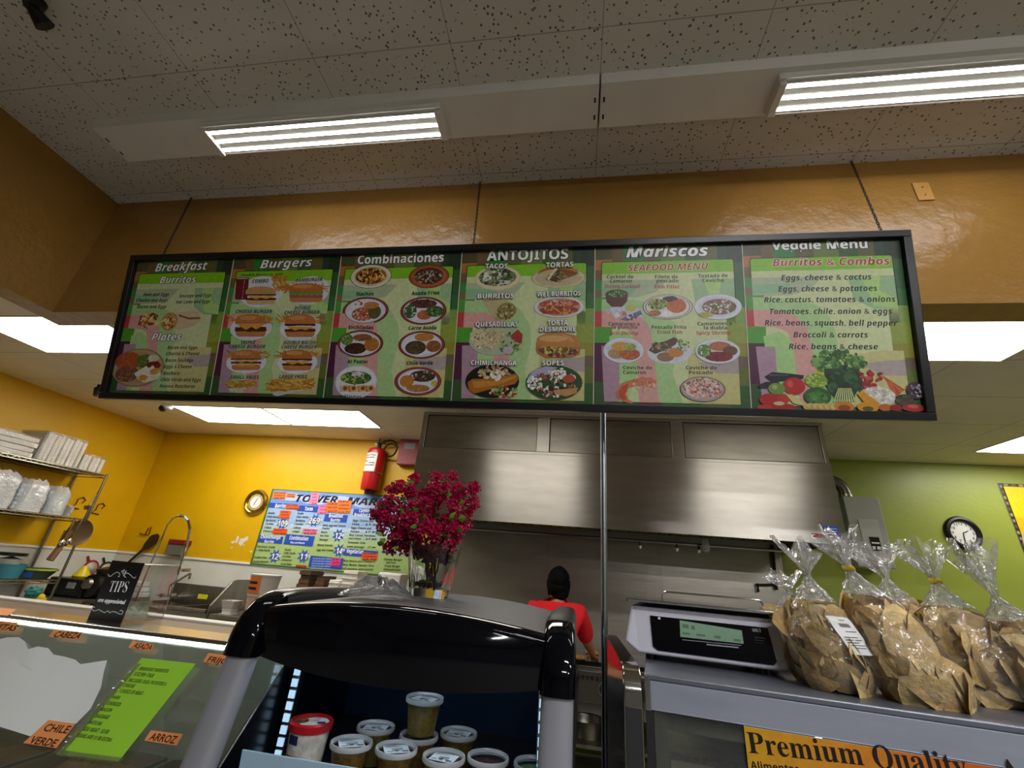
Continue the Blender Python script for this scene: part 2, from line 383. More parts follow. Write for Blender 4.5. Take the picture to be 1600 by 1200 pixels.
for x0,yy in ((.074,-1.3),(2.8,-1.3),(.074,-3.8),(2.8,-3.8)):
    fixture('fluorescent_fixture',x0,x0+2.63,yy,x0+.7,'white fluorescent fixture over the shop floor behind the viewer, reflected in the cooler canopy','shop floor fixtures',tm=m_tubes)
# speck on ceiling, hanging black sensor at upper left
p=PZ(60,2,UZ)
t=empty('ceiling_camera',(p.x,p.y,UZ),'black camera under the ceiling at the upper left corner','camera')
b=new(m_black); b.tube([p,p+Vector((0,0,-.05))],.03,16); b.build('mount',t)
b=new(m_black); b.tube([p+Vector((0,.0,-.05)),p+Vector((.02,.05,-.085))],[.02,.035],16); b.build('lens_housing',t)
# blank wall plate on the soffit
p=PY(1442,300,SY)
t=empty('wall_plate',p,'blank cover plate on the golden beam right of the right-hand chain','wall plate')
b=new(mat('gold plate','#b98a45',.35)); b.box((p.x-.035,SY-.007,p.z-.057),(p.x+.035,SY-.0005,p.z+.057)); b.build('plate',t,bevel=.003)
b=new(m_wire)
for s in (-1,1): b.tube([(p.x,SY-.009,p.z+s*.024),(p.x,SY-.006,p.z+s*.024)],.004,8)
b.build('screw',t)
# ================================================================ MENU BOARD
SB=Vector((0,1.672,H0+.628)); ST=Vector((0,1.50,H0+1.362)); SV=(ST-SB).normalized(); SU=Vector((1,0,0)); SN=SU.cross(SV); SH=(ST-SB).length
xl=PP(160,624,SB,SN).x; xr=PP(1460,656,SB,SN).x
xl2=PP(207,403,SB,SN).x; xr2=PP(1417,359,SB,SN).x
xL=(xl+xl2)/2; xR=(xr+xr2)/2
O0=SB+SU*xL; SW=xR-xL
board=empty('menu_board',O0+SV*.0,'long black-framed menu board of six food panels hanging from chains','menu board')
m_frame=mat('black frame','#0b0b0e',.35)
b=new(m_frame); FR=.03; TK=.045
def sl(u,v,d): return O0+SU*u+SV*v+SN*d
def bar(b,u0,v0,u1,v1,d0,d1):
    b.add([sl(u0,v0,d0),sl(u1,v0,d0),sl(u1,v1,d0),sl(u0,v1,d0),sl(u0,v0,d1),sl(u1,v0,d1),sl(u1,v1,d1),sl(u0,v1,d1)],[(0,3,2,1),(4,5,6,7),(0,1,5,4),(1,2,6,5),(2,3,7,6),(3,0,4,7)])
for q in ((0,0,SW,FR),(0,SH-FR,SW,SH),(0,FR,FR,SH-FR),(SW-FR,FR,SW,SH-FR)): bar(b,*q,-.02,.018)
b.build('frame',board,smooth=0,bevel=.003)
b=new(m_blackm); bar(b,FR*.5,FR*.5,SW-FR*.5,SH-FR*.5,-.018,-.004); b.build('backing',board,smooth=0)
seams_px=[((361.7,403.5),(330,621)),((532.7,398.5),(504.6,624.6)),((719.8,392),(706.8,629)),((928.5,385),(928.5,635)),((1159.8,378),(1173.6,640))]
su=[FR]+[sum((PP(*p,SB,SN)-O0).dot(SU) for p in s)/2 for s in seams_px]+[SW-FR]
rnd=random.Random(4)
def panel_ground(F,u0,u1):
    w=u1-u0; v0=FR; h=SH-2*FR; T=lambda s,t:(u0+w*s,v0+h*(1-t))
    def pl(pts,col): F.poly([T(*p) for p in pts],col,up=1)
    def rc(s0,t0,s1,t1,col): pl([(s0,t0),(s1,t0),(s1,t1),(s0,t1)],col)
    F.l=0; rc(0,0,1,1,'#2b4a24')
    F.l=1
    for t0,t1,col in ((0,.08,'#4e4a2c'),(.08,.15,'#a8702c'),(.15,.22,'#6d5a34'),(.22,.28,'#2f8a3e'),(.28,.33,'#7a6642'),(.33,.42,'#4f9236'),(.42,.52,'#b8383c'),(.52,.62,'#4d9a2c'),(.62,.86,'#4c1a38'),(.86,1,'#34522a')): rc(.0,t0,.12,t1,col)
    F.l=1
    for t0,t1,col in ((0,.12,'#20321f'),(.12,.3,'#2e5a30'),(.3,.4,'#2f6a34'),(.4,.5,'#7d9a42'),(.5,.62,'#8a9a3a'),(.62,.7,'#8c8a2e'),(.7,.77,'#6a5a48'),(.77,.87,'#5e6c2c'),(.87,1,'#2f5a2a')): rc(.88,t0,1,t1,col)
    F.l=1
    for s0,s1,col in ((.12,.2,'#6a5530'),(.2,.34,'#2c7c34'),(.34,.46,'#5f5a34'),(.46,.62,'#667a36'),(.62,.74,'#3c5a2a'),(.74,.84,'#5c5a2c'),(.84,.9,'#26402a')): rc(s0,0,s1,.14,col)
    F.l=1
    for s0,s1,col in ((.12,.3,'#3c5a34'),(.3,.45,'#6c3a44'),(.45,.7,'#3e6a30'),(.7,.88,'#56602c')): rc(s0,.96,s1,1,col)
    # pale inner card with a dark hairline
    def rr(s0,t0,s1,t1,r,col):
        pts=[]
        for cx,cy,a in ((s1-r,t0+r,-PI/2),(s1-r,t1-r,0),(s0+r,t1-r,PI/2),(s0+r,t0+r,PI)):
            for i in range(5): an=a+PI/2*i/4; pts.append((cx+r*math.cos(an),cy+r*math.sin(an)))
        pl(pts,col)
    F.l=3; rr(.042,.094,.948,.984,.016,'#16180f')
    F.l=4; rr(.048,.099,.941,.978,.014,'#c6d09c')
    F.l=5
    for pts,col in ((((.048,.22),(.5,.22),(.42,.3),(.3,.33),(.048,.34)),'#a8b492'),(((.048,.26),(.3,.26),(.26,.31),(.048,.32)),'#86b58a'),
        (((.048,.34),(.3,.35),(.47,.4),(.54,.5),(.56,.62),(.52,.8),(.58,.978),(.3,.978),(.3,.5),(.048,.45)),'#a5c888'),
        (((.66,.22),(.941,.22),(.941,.42),(.8,.42),(.68,.36)),'#94b787'),(((.74,.22),(.86,.22),(.84,.31),(.941,.36),(.941,.42),(.8,.4)),'#a9cc78'),
        (((.62,.69),(.8,.66),(.941,.66),(.941,.978),(.62,.978)),'#c2bc80'),(((.68,.74),(.8,.72),(.941,.71),(.941,.8),(.8,.8)),'#a89c98'),
        (((.2,.55),(.29,.6),(.3,.78),(.22,.978),(.14,.978),(.1,.58)),'#a4ca84'),
        (((.048,.42),(.2,.42),(.32,.46),(.38,.53),(.395,.64),(.43,.978),(.3,.978),(.285,.64),(.25,.55),(.18,.525),(.048,.52)),'#d09c94'),
        (((.048,.64),(.17,.64),(.17,.978),(.07,.978)),'#a98a9a')):
        F.l+=.4; pl(pts,col)
    F.l=11; pl([(.048,.178),(.048,.112),(.057,.099),(.932,.099),(.941,.112),(.941,.178)],'#7fbc1e')
    F.l=13
def burger(F,x,y,w,h,layers,halo=True,fries=True,bun='#b8703a',bot='#b87848'):
    l0=F.l
    if halo: F.ell(x,y+h*.12,w*.62,h*.48,'#d8d8e2')
    if fries:
        for i in range(46):
            a=rnd.uniform(-1,1); X=x+a*w*.66; Y=y-h*.24+rnd.uniform(-.1,.16)*h; an=rnd.uniform(-.9,.9)+(0 if a>0 else PI); ln=w*.11
            dx,dy=math.cos(an)*ln,math.sin(an)*ln; nx,ny=-math.sin(an)*w*.012,math.cos(an)*w*.012
            F.poly([(X-dx-nx,Y-dy-ny),(X+dx-nx,Y+dy-ny),(X+dx+nx,Y+dy+ny),(X-dx+nx,Y-dy+ny)],rnd.choice(['#b8782c','#c98a34','#a8641e','#d29a44']),px=True,up=.3)
    F.l+=1
    yb=y+h*.42
    F.poly([(x-w*.44,yb-h*.18),(x+w*.44,yb-h*.18),(x+w*.43,yb-h*.03),(x+w*.36,yb+h*.04),(x-w*.36,yb+h*.04),(x-w*.43,yb-h*.03)],bot,px=True)
    k=len(layers); top=y-h*.08; H=(yb-h*.16-top)/k
    for i,ly in enumerate(reversed(layers)):
        yy=yb-h*.16-H*i
        if ly=='p':
            pts=[(x-w*.47,yy-H*.2)]+[(x-w*.45+w*.9*j/10,yy-H*(1+.15*rnd.uniform(-1,1))) for j in range(11)]+[(x+w*.47,yy-H*.2)]+[(x+w*.44-w*.88*j/10,yy+H*.12*rnd.uniform(-1,1)) for j in range(11)]
            F.poly(pts,rnd.choice(['#4a2414','#552c18','#3e1e12']),px=True)
        elif ly=='c':
            F.poly([(x-w*.42,yy-H*.7),(x+w*.42,yy-H*.7),(x+w*.3,yy-H*.1),(x+w*.16,yy+H*.5),(x+w*.02,yy-H*.1),(x-w*.14,yy+H*.6),(x-w*.3,yy-H*.1)],'#d89a30',px=True)
        elif ly=='l':
            F.poly([(x-w*.46,yy-H*.7)]+[(x-w*.44+w*.88*j/12,yy+H*.4*(j%2)) for j in range(13)]+[(x+w*.46,yy-H*.7)],'#6d8a34',px=True)
        elif ly=='h': F.poly([(x-w*.45,yy-H*.8),(x+w*.45,yy-H*.8),(x+w*.44,yy),(x-w*.44,yy)],'#a0504c',px=True)
    F.poly([(x-w*.45,top+h*.04)]+[(x-w*.46*math.cos(PI*j/16),top-h*.02-h*.33*math.sin(PI*j/16)**.75) for j in range(17)]+[(x+w*.45,top+h*.04)],bun,px=True)
    c2='#c98a52'; F.ell(x-w*.08,top-h*.2,w*.26,h*.09,c2,n=16)
    for i in range(22): F.ell(x+rnd.uniform(-.34,.34)*w,top-h*rnd.uniform(.06,.27),w*.008,w*.006,'#e0b888',n=5); F.l-=.8
    F.l=l0+2
WH='#f2f0ee'; DK='#1a1420'
panel_labels=['menu panel headed Breakfast with burrito and egg plate','menu panel headed Burgers','menu panel headed Combinaciones with eight plates','menu panel headed Antojitos','menu panel headed Mariscos','menu panel headed Veggie Menu with vegetables']
def P(i,zoom):
    F=Flat(sl(0,0,-.003),SU,SV,m_print,zoom,step=2.5e-5); panel_ground(F,su[i]+.002,su[i+1]-.002); return F
# ---- 1 Breakfast
F=P(0,(170,390,4.8))
F.text('Breakfast',345,165,735,150,60,WH,'sbi',DK); F.text('Burritos',380,253,650,248,50,WH,'sbi',DK); F.text('Plates',318,682,540,682,54,WH,'sbi',DK)
for t,x0,y0,x1,y1 in (('Ham and Eggs',258,350,452,348),('Chorizo and Eggs',205,393,440,393),('Bacon and Eggs',212,440,433,440),('Sausage and Eggs',525,360,770,354),('Hot Links and Eggs',503,407,760,400),('Bacon and Eggs,',440,747,667,747),('Chorizo & Cheese',430,793,677,793),('Bacon Sausage',422,842,633,842),('Eggs & Cheese',412,890,622,890),('Machaca',405,940,530,940),('Chile Verde and Eggs',388,987,690,990),('Huevos Rancheros',380,1035,645,1038)):
    F.text(t,x0,y0,x1,y1,25,'#1c1c14','sbi')
F.text('Rice and beans included with all plates',40,1068,680,1072,12,'#6d7a52','sbi')
F.poly([(500,480),(560,465),(640,458),(690,480),(688,530),(640,575),(540,600),(470,600),(460,560)],'#cbb596',px=True); F.poly([(530,485),(600,510),(680,505),(690,520),(600,525),(525,500)],'#8a5a3a',px=True)
F.ell(455,540,62,66,'#b88a5a'); F.blobs(rnd,455,535,55,58,['#7a3018','#b86a2a','#d0a04a','#8a4a20','#e0c88a'],46,.2)
F.blobs(rnd,305,535,75,60,['#a85a24','#c8883a','#8a3a1c','#d8b060','#e0c88a','#6a3a1a'],70,.18)
F.plate(rnd,218,885,198,138,((1,'#5a3a26'),(.985,'#a88a62'),(.9,'#c0a47c'),(.86,'#b09068')),
  ((-.35,-.35,.5,.48,['#a8502a','#b85a30','#9a4424','#b4603a'],50,.1),(-.4,.35,.45,.42,['#7a4a38','#8a5c48','#a88070','#6a3c2c'],70,.1),(.25,-.35,.28,.36,['#5a6a2a','#4a6a24','#8a9a4a','#3c5a20'],40,.14),(.62,-.12,.28,.2,['#7a2018','#8a2a20','#6a1a14'],12,.25),(.62,-.5,.22,.18,['#c8c4a8','#d8d4c0'],6,.3),(.42,.38,.48,.38,['#d8d4c4','#e0dccc'],14,.3),(.22,.55,.16,.15,['#c88a2a','#d09a3a'],5,.4),(.66,.22,.18,.16,['#c88a2a','#d09a3a'],5,.4)))
panels=[F]
# ---- 2 Burgers
F=P(1,(340,385,4.8))
F.text('Burgers',318,165,705,148,62,WH,'sbi',DK)
F.text('Double bacon cheese',175,224,490,215,17,'#14200c','sbi')
F.ell(325,340,165,115,'#d6d8e0'); F.ell(690,330,150,105,'#d6d8e0')
F.poly([(140,240),(150,232),(222,230),(236,240),(224,385),(212,398),(140,400),(130,390)],'#6e1620',px=True); F.poly([(150,236),(222,234),(228,244),(146,246)],'#a8a8ac',px=True)
F.text('Coca-Cola',188,388,205,250,30,'#f0eeee','si')
for i in range(60):
    X=470+rnd.uniform(-55,60);Y=270+rnd.uniform(-48,50);an=rnd.uniform(.6,2.4);dx,dy=math.cos(an)*26,math.sin(an)*26
    F.poly([(X-dx-3,Y-dy),(X+dx-3,Y+dy),(X+dx+4,Y+dy),(X-dx+4,Y-dy)],rnd.choice(['#c8862a','#d89a3a','#b0701e']),px=True,up=.3)
F.l+=3
burger(F,325,365,250,150,['p','c','p'],False,False,bun='#b89058',bot='#c8a878')
burger(F,665,345,280,160,['l','h'],False,True,bun='#b4682c')
burger(F,250,590,255,190,['c','p'],True,True); burger(F,620,590,250,195,['p','c','p'],True,True)
burger(F,215,850,245,170,['p','c','p','c'],True,True,bun='#b87038'); burger(F,598,850,245,175,['p','c','p'],True,True,bun='#b06830')
def fries(F,x,y,w,h,n):
    F.poly([(x-w*.42,y),(x+w*.48,y-h*.15),(x+w*.5,y+h*.05),(x-w*.3,y+h*.5),(x-w*.38,y+h*.42)],'#c8c8c4',px=True)
    for i in range(n):
        X=x+rnd.uniform(-.42,.4)*w;Y=y-h*.15+rnd.uniform(-.25,.28)*h-(X-x)/w*h*.15;an=rnd.uniform(-.5,.7);ln=w*.13;dx,dy=math.cos(an)*ln,math.sin(an)*ln*.8
        F.poly([(X-dx,Y-dy-h*.05),(X+dx,Y+dy-h*.05),(X+dx,Y+dy+h*.05),(X-dx,Y-dy+h*.05)],rnd.choice(['#b8862e','#c89a44','#a8701e','#d8b060']),px=True,up=.3)
fries(F,180,1045,235,90,60); F.l+=2; fries(F,550,1055,350,140,90); F.l+=3
for t,x0,y0,x1,y1 in (('COMBO',262,275,382,273),('HAMBURGER',585,268,787,260),('CHEESE BURGER',138,502,408,502),('DOUBLE',578,477,698,475),('CHEESE BURGER',503,510,765,507),('TRIPLE',175,735,287,733),('CHEESE BURGER',87,765,358,765),('DOUBLE BACON',495,735,740,735),('CHEESE BURGER',480,768,743,766),('SMALL FRIES',95,993,312,996),('LARGE FRIES',462,990,672,992)):
    F.text(t,x0,y0,x1,y1,26,'#131318','sbi','#c8ccc0',.03)
panels.append(F)
# ---- 3 Combinaciones
F=P(2,(515,380,4.614))
F.text('Combinaciones',200,150,822,132,60,WH,'sb',DK,bold=.01)
W3=((1,'#3a1414'),(.97,'#8a3426'),(.9,'#4a3a44'),(.87,'#cfd0de'),(.7,'#d8d8e4'))
RICE=['#b87a34','#c88a3c','#a86a28','#c07c30']; BEAN=['#5a3a28','#6a4832','#4a2e20','#7a5a40']; MEAT=['#3a2014','#4a2c1a','#2a1810','#5a3a22']; LET=['#5a7a34','#7a9a44','#a8b878','#3e5e28']
F.plate(rnd,297,240,150,85,((1,'#3a2014'),(.97,'#d8d0c0'),(.8,'#c8b48c')),((0,-.05,.75,.7,['#8a5a24','#5a2a14','#c8902c','#d8b050','#3a1c10','#a8481c','#e0c878'],110,.13),))
F.plate(rnd,715,240,147,84,((1,'#3a1414'),(.97,'#9a4628'),(.86,'#a85a34')),((0,-.05,.72,.72,['#4a3020','#3a2418','#6a4a34','#a89078','#2a1a12','#c8b4a0'],120,.11),))
F.plate(rnd,258,487,168,98,W3,((-.1,.25,.5,.5,['#a85a3a','#c07850','#8a4228','#d8a888','#e0c8b0'],70,.1),(.4,.1,.28,.5,['#5a5430','#6a6438','#4a4426'],26,.14),(.25,-.4,.35,.25,RICE,26,.12),(-.25,-.45,.22,.25,['#d8d4d0','#b8442a','#e0e0dc'],14,.25)))
F.plate(rnd,675,487,168,100,W3,((0,-.5,.6,.32,['#5a3028','#6a4038','#4a2420'],40,.12),(.05,.3,.32,.35,['#b8603a','#a84a2c','#c87850'],36,.12),(.5,.05,.4,.4,['#3a5a2c','#4a6a3a','#2a4420','#8aa068'],40,.13),(-.55,.05,.28,.5,['#3a5a34','#c8ccc0','#2c4824','#d8dcd0'],36,.15)))
F.plate(rnd,220,725,168,98,W3,((-.2,.35,.48,.42,MEAT,60,.1),(.5,.05,.32,.5,['#a86c2c','#b87a34','#9a6024'],30,.13),(.1,-.45,.42,.26,['#8a5428','#a06a34','#7a4820'],30,.11),(-.55,-.3,.26,.4,LET+['#c8d0a8'],26,.16)))
F.plate(rnd,662,733,170,100,W3,((-.25,.2,.45,.5,['#4a3c24','#5a4a2c','#3a2e1c','#6a5834'],46,.14),(.12,-.55,.42,.3,RICE,30,.11),(.52,.1,.32,.42,['#8a5030','#7a4428','#a06a44'],36,.12)))
F.plate(rnd,190,1000,152,118,((1,'#c8ccd8'),(.95,'#dcdce4')),((0,-.25,.75,.4,['#4a6a2c','#5a8a34','#3a5224','#a8b860'],70,.13),(.1,-.45,.3,.15,['#c8c0c4','#5a4450','#d8d0d4'],14,.25)))
for i,x in enumerate((105,165,232,290)): F.poly([(x-34,1030),(x+26,1022),(x+30,1066),(x-28,1072)],['#c8904a','#b87a38'][i%2],px=True); F.ell(x+8,1046,26,24,'#d8a868'); F.ell(x+8,1046,15,14,'#7a4a24')
F.plate(rnd,635,995,172,103,((1,'#3a1414'),(.97,'#9a3c34'),(.87,'#4a3a44'),(.84,'#cfd0de'),(.7,'#d8d8e4')),((.2,-.35,.55,.4,['#3a3020','#4a4028','#5a3428','#2c3a1c','#c8b8b0'],70,.12),(-.45,0,.3,.42,RICE,36,.12),(.02,.5,.5,.26,['#a8763c','#b88648','#986830'],40,.1),(.7,.15,.13,.2,['#b8a840','#c8b850'],6,.4)))
for t,x0,y0,x1,y1 in (('Nachos',195,380,318,378),('Asada Fries',592,376,792,370),('Enchiladas',138,620,315,622),('Carne Asada',570,625,770,622),('Al Pastor',130,866,278,868),('Chile Verde',556,878,745,876),('Flautas',108,1118,228,1122),('Carnitas',565,1132,708,1136)):
    F.text(t,x0,y0,x1,y1,26,'#141a10','sb')
panels.append(F)
# ---- 4 Antojitos
F=P(3,(710,375,4.5304))
F.text('ANTOJITOS',228,145,805,132,70,WH,'sb',DK,bold=.01)
F.plate(rnd,305,270,165,85,((1,'#c8b890'),(.95,'#d8cca8')),((0,-.08,.82,.75,['#6a7a4a','#3a4428','#c8ccc0','#2a2e20','#a8b088','#8a8a60','#dcdcd4','#4a5a34'],110,.14),))
F.plate(rnd,735,268,195,72,((1,'#8a7a5c'),(.97,'#c8bc98'),(.85,'#b8a884')),())
F.poly([(580,262),(600,215),(660,192),(720,200),(655,275)],'#b06a30',px=True); F.poly([(720,200),(800,190),(870,205),(880,240),(800,270)],'#b87234',px=True); F.poly([(655,275),(715,203),(735,200),(795,268),(720,300)],'#4a3a20',px=True); F.blobs(rnd,725,262,75,34,['#6a5428','#3a2c18','#8a7440','#5a6a2c','#a89058'],50,.14); F.l+=2
F.poly([(655,278),(700,215),(715,200),(735,205),(700,240),(668,285)],'#d8c8a0',px=True)
F.poly([(198,430),(340,412),(445,480),(440,520),(390,555),(300,572),(275,555)],'#a89a64',px=True); F.poly([(205,440),(335,420),(400,450),(300,545),(275,550)],'#b8ac7c',px=True); F.ell(365,505,72,58,'#8a7a44',rot=.5); F.blobs(rnd,365,510,66,50,['#5a4a24','#7a8a44','#a89458','#4a5a28','#8a5a34','#c8bc84'],60,.16); F.l+=3
F.plate(rnd,740,475,182,76,((1,'#a8a8a8'),(.97,'#d0d0d4'),(.84,'#b89080')),((0,-.3,.8,.35,['#a84a2c','#b85a3a','#c88468','#d8b8a0','#98402a'],70,.09),(0,.3,.78,.4,['#a04428','#b4583a','#8a3822','#c8a050'],60,.1)))
F.ell(295,715,195,102,'#a8b49c'); F.poly([(110,660),(180,625),(240,680),(250,750),(170,775),(120,730)],'#c8bc94',px=True); F.poly([(215,650),(310,622),(365,650),(355,735),(270,790),(240,700)],'#bcae84',px=True); F.blobs(rnd,230,690,120,80,['#8a7a50','#dcd4b4','#a89c70','#5a4a2c','#e0dac0'],90,.06)
F.blobs(rnd,400,735,85,70,['#5a7a3a','#7a9a4c','#a8b87c','#3e5e28'],50,.2); F.poly([(395,680),(450,635),(485,670),(475,735),(430,720)],'#a03428',px=True); F.ell(380,782,36,28,'#b8a8b4'); F.l+=3
F.poly([(575,765),(600,735),(870,735),(895,765),(885,810),(830,832),(650,835),(590,800)],'#a8743c',px=True); F.blobs(rnd,735,785,150,38,['#d8a840','#8a2a2c','#c8b060','#5a6a2c','#7a4424','#e0c060','#3a2a18'],80,.12); F.l+=2
F.poly([(580,745),(590,690),(650,662),(780,658),(865,680),(895,735),(880,760),(600,758)],'#b87c40',px=True); F.ell(700,700,100,22,'#d0a068'); F.poly([(760,665),(820,685),(850,720),(830,725),(790,690)],'#c89458',px=True)
F.ell(268,1000,192,118,'#15130e'); F.blobs(rnd,290,940,120,50,['#c8b080','#d8c8a0','#8a9a54','#b88a4c'],70,.12); F.l+=2
F.poly([(95,1010),(130,985),(300,985),(440,945),(455,985),(430,1020),(250,1060),(140,1090),(105,1060)],'#a8641e',px=True); F.poly([(130,1000),(300,1000),(440,960),(440,975),(300,1030),(140,1050)],'#c0822e',px=True); F.blobs(rnd,300,955,50,36,['#e0dcd0','#f0ece4','#d0ccc0'],26,.3); F.blobs(rnd,340,1075,100,36,LET+['#c8c890','#b8342a'],50,.14); F.l+=3
F.ell(705,1010,202,120,'#2a4a24'); F.poly([(515,985),(560,925),(650,895),(730,905),(680,950),(540,985)],'#a8a4c0',px=True); F.blobs(rnd,705,1020,170,90,['#3a2418','#dcdcd4','#5a3a24','#a8583a','#4a6a2c','#e8e8e0','#2a1c12','#c8b8a0'],150,.1); F.ell(810,985,45,28,'#b04430'); F.blobs(rnd,740,950,60,40,['#e8e4e0','#dcd4d0'],24,.2); F.blobs(rnd,570,1010,50,44,['#dcdcd8','#c8ccc4','#f0f0ec'],26,.25); F.poly([(700,1065),(860,1050),(870,1085),(790,1110),(710,1090)],'#b88a58',px=True); F.l+=3
for t,x0,y0,x1,y1 in (('TACOS',220,207,378,207),('TORTAS',650,200,842,194),('BURRITOS',167,418,425,416),('WET BURRITOS',587,405,895,397),('QUESADILLAS',152,616,452,616),('TORTA',660,607,805,605),('DESMADRE',605,652,862,650),('CHIMICHANGA',120,887,443,890),('SOPES',623,890,775,890)):
    F.text(t,x0,y0,x1,y1,34,WH,'sb','#2a2430',.05)
panels.append(F)
# ---- 5 Mariscos
F=P(4,(925,370,4.3647))
F.text('Mariscos',233,140,793,128,70,WH,'sbi',DK,bold=.01); F.text('SEAFOOD MENU',245,235,795,222,44,'#a8242c','sbi','#e8dcc0',.04)
for t,x0,y0,x1,y1,r in (('Cocktel de',100,285,283,284,0),('Camaron',122,313,272,313,0),('Shrimp Cocktail',85,350,325,350,1),('Filete de',430,285,587,284,0),('pescado',440,312,590,312,0),('Fish Fillet',428,352,597,352,1),('Tostada de',724,280,926,275,0),('Ceviche',752,310,900,308,0),('Camarones a',112,605,323,606,0),('la plancha',137,628,308,628,0),('Grill Shrimp',122,668,315,670,1),('Pescado Frito',407,628,643,628,0),('Fried Fish',447,662,615,662,1),('Camarones a',720,605,953,602,0),('la diabla',763,632,920,632,0),('Spicy Shrimp',712,668,947,666,1),('Ceviche de',212,903,410,905,0),('Camaron',212,937,368,937,0),('Ceviche de',640,905,852,905,0),('Pescado',662,937,823,937,0)):
    F.text(t,x0,y0,x1,y1,24,'#a8302c' if r else '#141a12','sb')
PW=((1,'#8a8a90'),(.98,'#d0d4de'),(.8,'#c4c8d2'))
F.ell(215,525,135,52,'#c4c8d4'); F.blobs(rnd,160,520,70,35,['#a8b0c4','#d8dce4','#c8ccd8'],20,.25); F.ell(262,488,36,22,'#b8b860'); F.poly([(190,565),(330,500),(345,530),(240,575)],'#6a6a8a',px=True); F.blobs(rnd,275,540,60,24,['#c8c8d8','#4a4a6a'],16,.18)
F.poly([(90,395),(245,392),(240,440),(205,478),(135,478),(100,445)],'#5a2c1c',px=True); F.ell(168,392,78,32,'#6a3a24'); F.ell(168,390,66,26,'#2c4a24'); F.blobs(rnd,168,390,58,20,['#4a7a3a','#2a4a20','#8a9a70','#6a8a50'],40,.16); F.l+=2
F.plate(rnd,515,478,172,85,((1,'#3a2a24'),(.97,'#d4d0cc'),(.9,'#5a2a24'),(.87,'#d8d4d0')),((.35,-.1,.4,.6,['#b8602c','#c87038','#a85424'],50,.12),(-.4,-.2,.38,.45,['#8a9a4a','#5a7a34','#b8b870','#3a4a24'],44,.16),(-.1,.55,.3,.25,['#e0dcd8','#e8e4e0'],10,.3),(-.5,.5,.25,.22,['#b8502c','#c8884c','#7a8a44'],16,.2),(.1,-.65,.3,.18,['#3a2a1c','#4a3424'],10,.25)))
F.plate(rnd,858,478,166,88,PW,((.05,0,.72,.62,['#8a5a4a','#c8c0b8','#4a6a3a','#3a5a2c','#d8d4cc','#a8887a'],110,.1),(-.5,.6,.3,.2,['#a8a048','#b8b058'],10,.25)))
F.plate(rnd,215,775,142,88,PW,((-.35,.25,.4,.4,['#a8845c','#b8946c'],24,.14),(.3,.3,.5,.45,['#b05a34','#c07044','#a04a28'],44,.12),(-.1,-.3,.5,.35,['#c89434','#d0a044'],30,.13),(.3,-.25,.3,.3,['#8a9a44','#b8b868'],16,.18)))
F.ell(525,790,150,78,'#c8ccd6'); F.poly([(385,775),(420,730),(500,712),(560,685),(585,700),(570,735),(520,765),(430,800)],'#4a3a26',px=True); F.blobs(rnd,460,755,75,32,['#8a7450','#3a2c1c','#a89474','#5a4830'],44,.16); F.ell(500,820,58,32,'#8a6a48'); F.ell(570,790,52,32,'#c07c34'); F.blobs(rnd,620,740,45,40,LET,30,.22); F.l+=2
F.plate(rnd,855,782,157,85,PW,((.1,-.4,.48,.38,['#a86030','#b86c38'],30,.13),(.55,-.05,.32,.4,['#6a442c','#5a3824'],18,.18),(.05,.42,.62,.4,['#7a201c','#8a2c24','#6a1814'],44,.12),(-.58,-.05,.3,.5,LET+['#d8dcd0'],32,.16)))
F.poly([(165,1060),(200,1000),(290,968),(400,960),(440,985),(435,1010),(330,1010),(250,1030),(232,1075),(245,1110),(285,1128),(270,1138),(215,1125),(178,1100)],'#c87450',px=True); F.poly([(178,1060),(210,1015),(250,1000),(240,1035),(222,1075),(235,1108),(215,1115),(185,1090)],'#b84c2c',px=True)
F.blobs(rnd,350,1015,75,32,['#d8a890','#e0b8a4','#c8846c'],22,.22); F.blobs(rnd,345,985,70,20,['#c87c58','#b86444'],16,.2); F.l+=2
F.plate(rnd,752,1040,156,86,((1,'#3a4a30'),(.96,'#a89494')),((0,-.06,.9,.85,['#c8a89c','#d8c0b8','#b8503a','#c86a50','#e0d0c8','#8a6a6c','#a84434'],150,.1),))
panels.append(F)
# ---- 6 Veggie Menu
F=P(5,(1155,355,3.9355))
F.text('Veggie Menu',200,140,790,128,52,WH,'sb',DK,bold=.01); F.text('Burritos & Combos',205,240,928,230,46,'#a8242c','sbi','#e8dcc8',.04)
for t,x0,y0,x1,y1 in (('Eggs, cheese & cactus',258,328,815,322),('Eggs, cheese & potatoes',240,397,850,392),('Rice, cactus, tomatoes & onions',153,463,962,459),('Tomatoes, chile, onion & eggs',188,535,942,533),('Rice, beans, squash, bell pepper',157,604,975,607),('Broccoli & carrots',333,678,793,679),('Rice, beans & cheese',305,750,855,752)):
    F.text(t,x0,y0,x1,y1,34,'#10121c','sbi')
F.ell(395,885,36,26,'#d09820'); F.ell(480,885,36,24,'#c8b020'); F.l+=1
for i in range(5): F.poly([(870+i*8,905+i*10),(885+i*14,920+i*6),(1020-i*12,1000+i*12),(1005-i*14,1008+i*10)],['#b0502c','#c06038','#a84828'][i%3],px=True)
F.blobs(rnd,610,830,165,72,['#3a6a2c','#4a7a34','#2c5424','#5a8a40','#77a058'],190,.11); F.l+=1
F.poly([(520,870),(735,870),(760,960),(690,1060),(590,1060),(530,980)],'#234022',px=True); F.blobs(rnd,640,960,110,95,['#1e3a20','#2c5030','#16301a','#3a6038'],90,.2); F.l+=1
for i in range(9): F.poly([(575+i*16,1075),(585+i*16,1075),(612+i*9,990),(606+i*9,990)],'#b8c488',px=True)
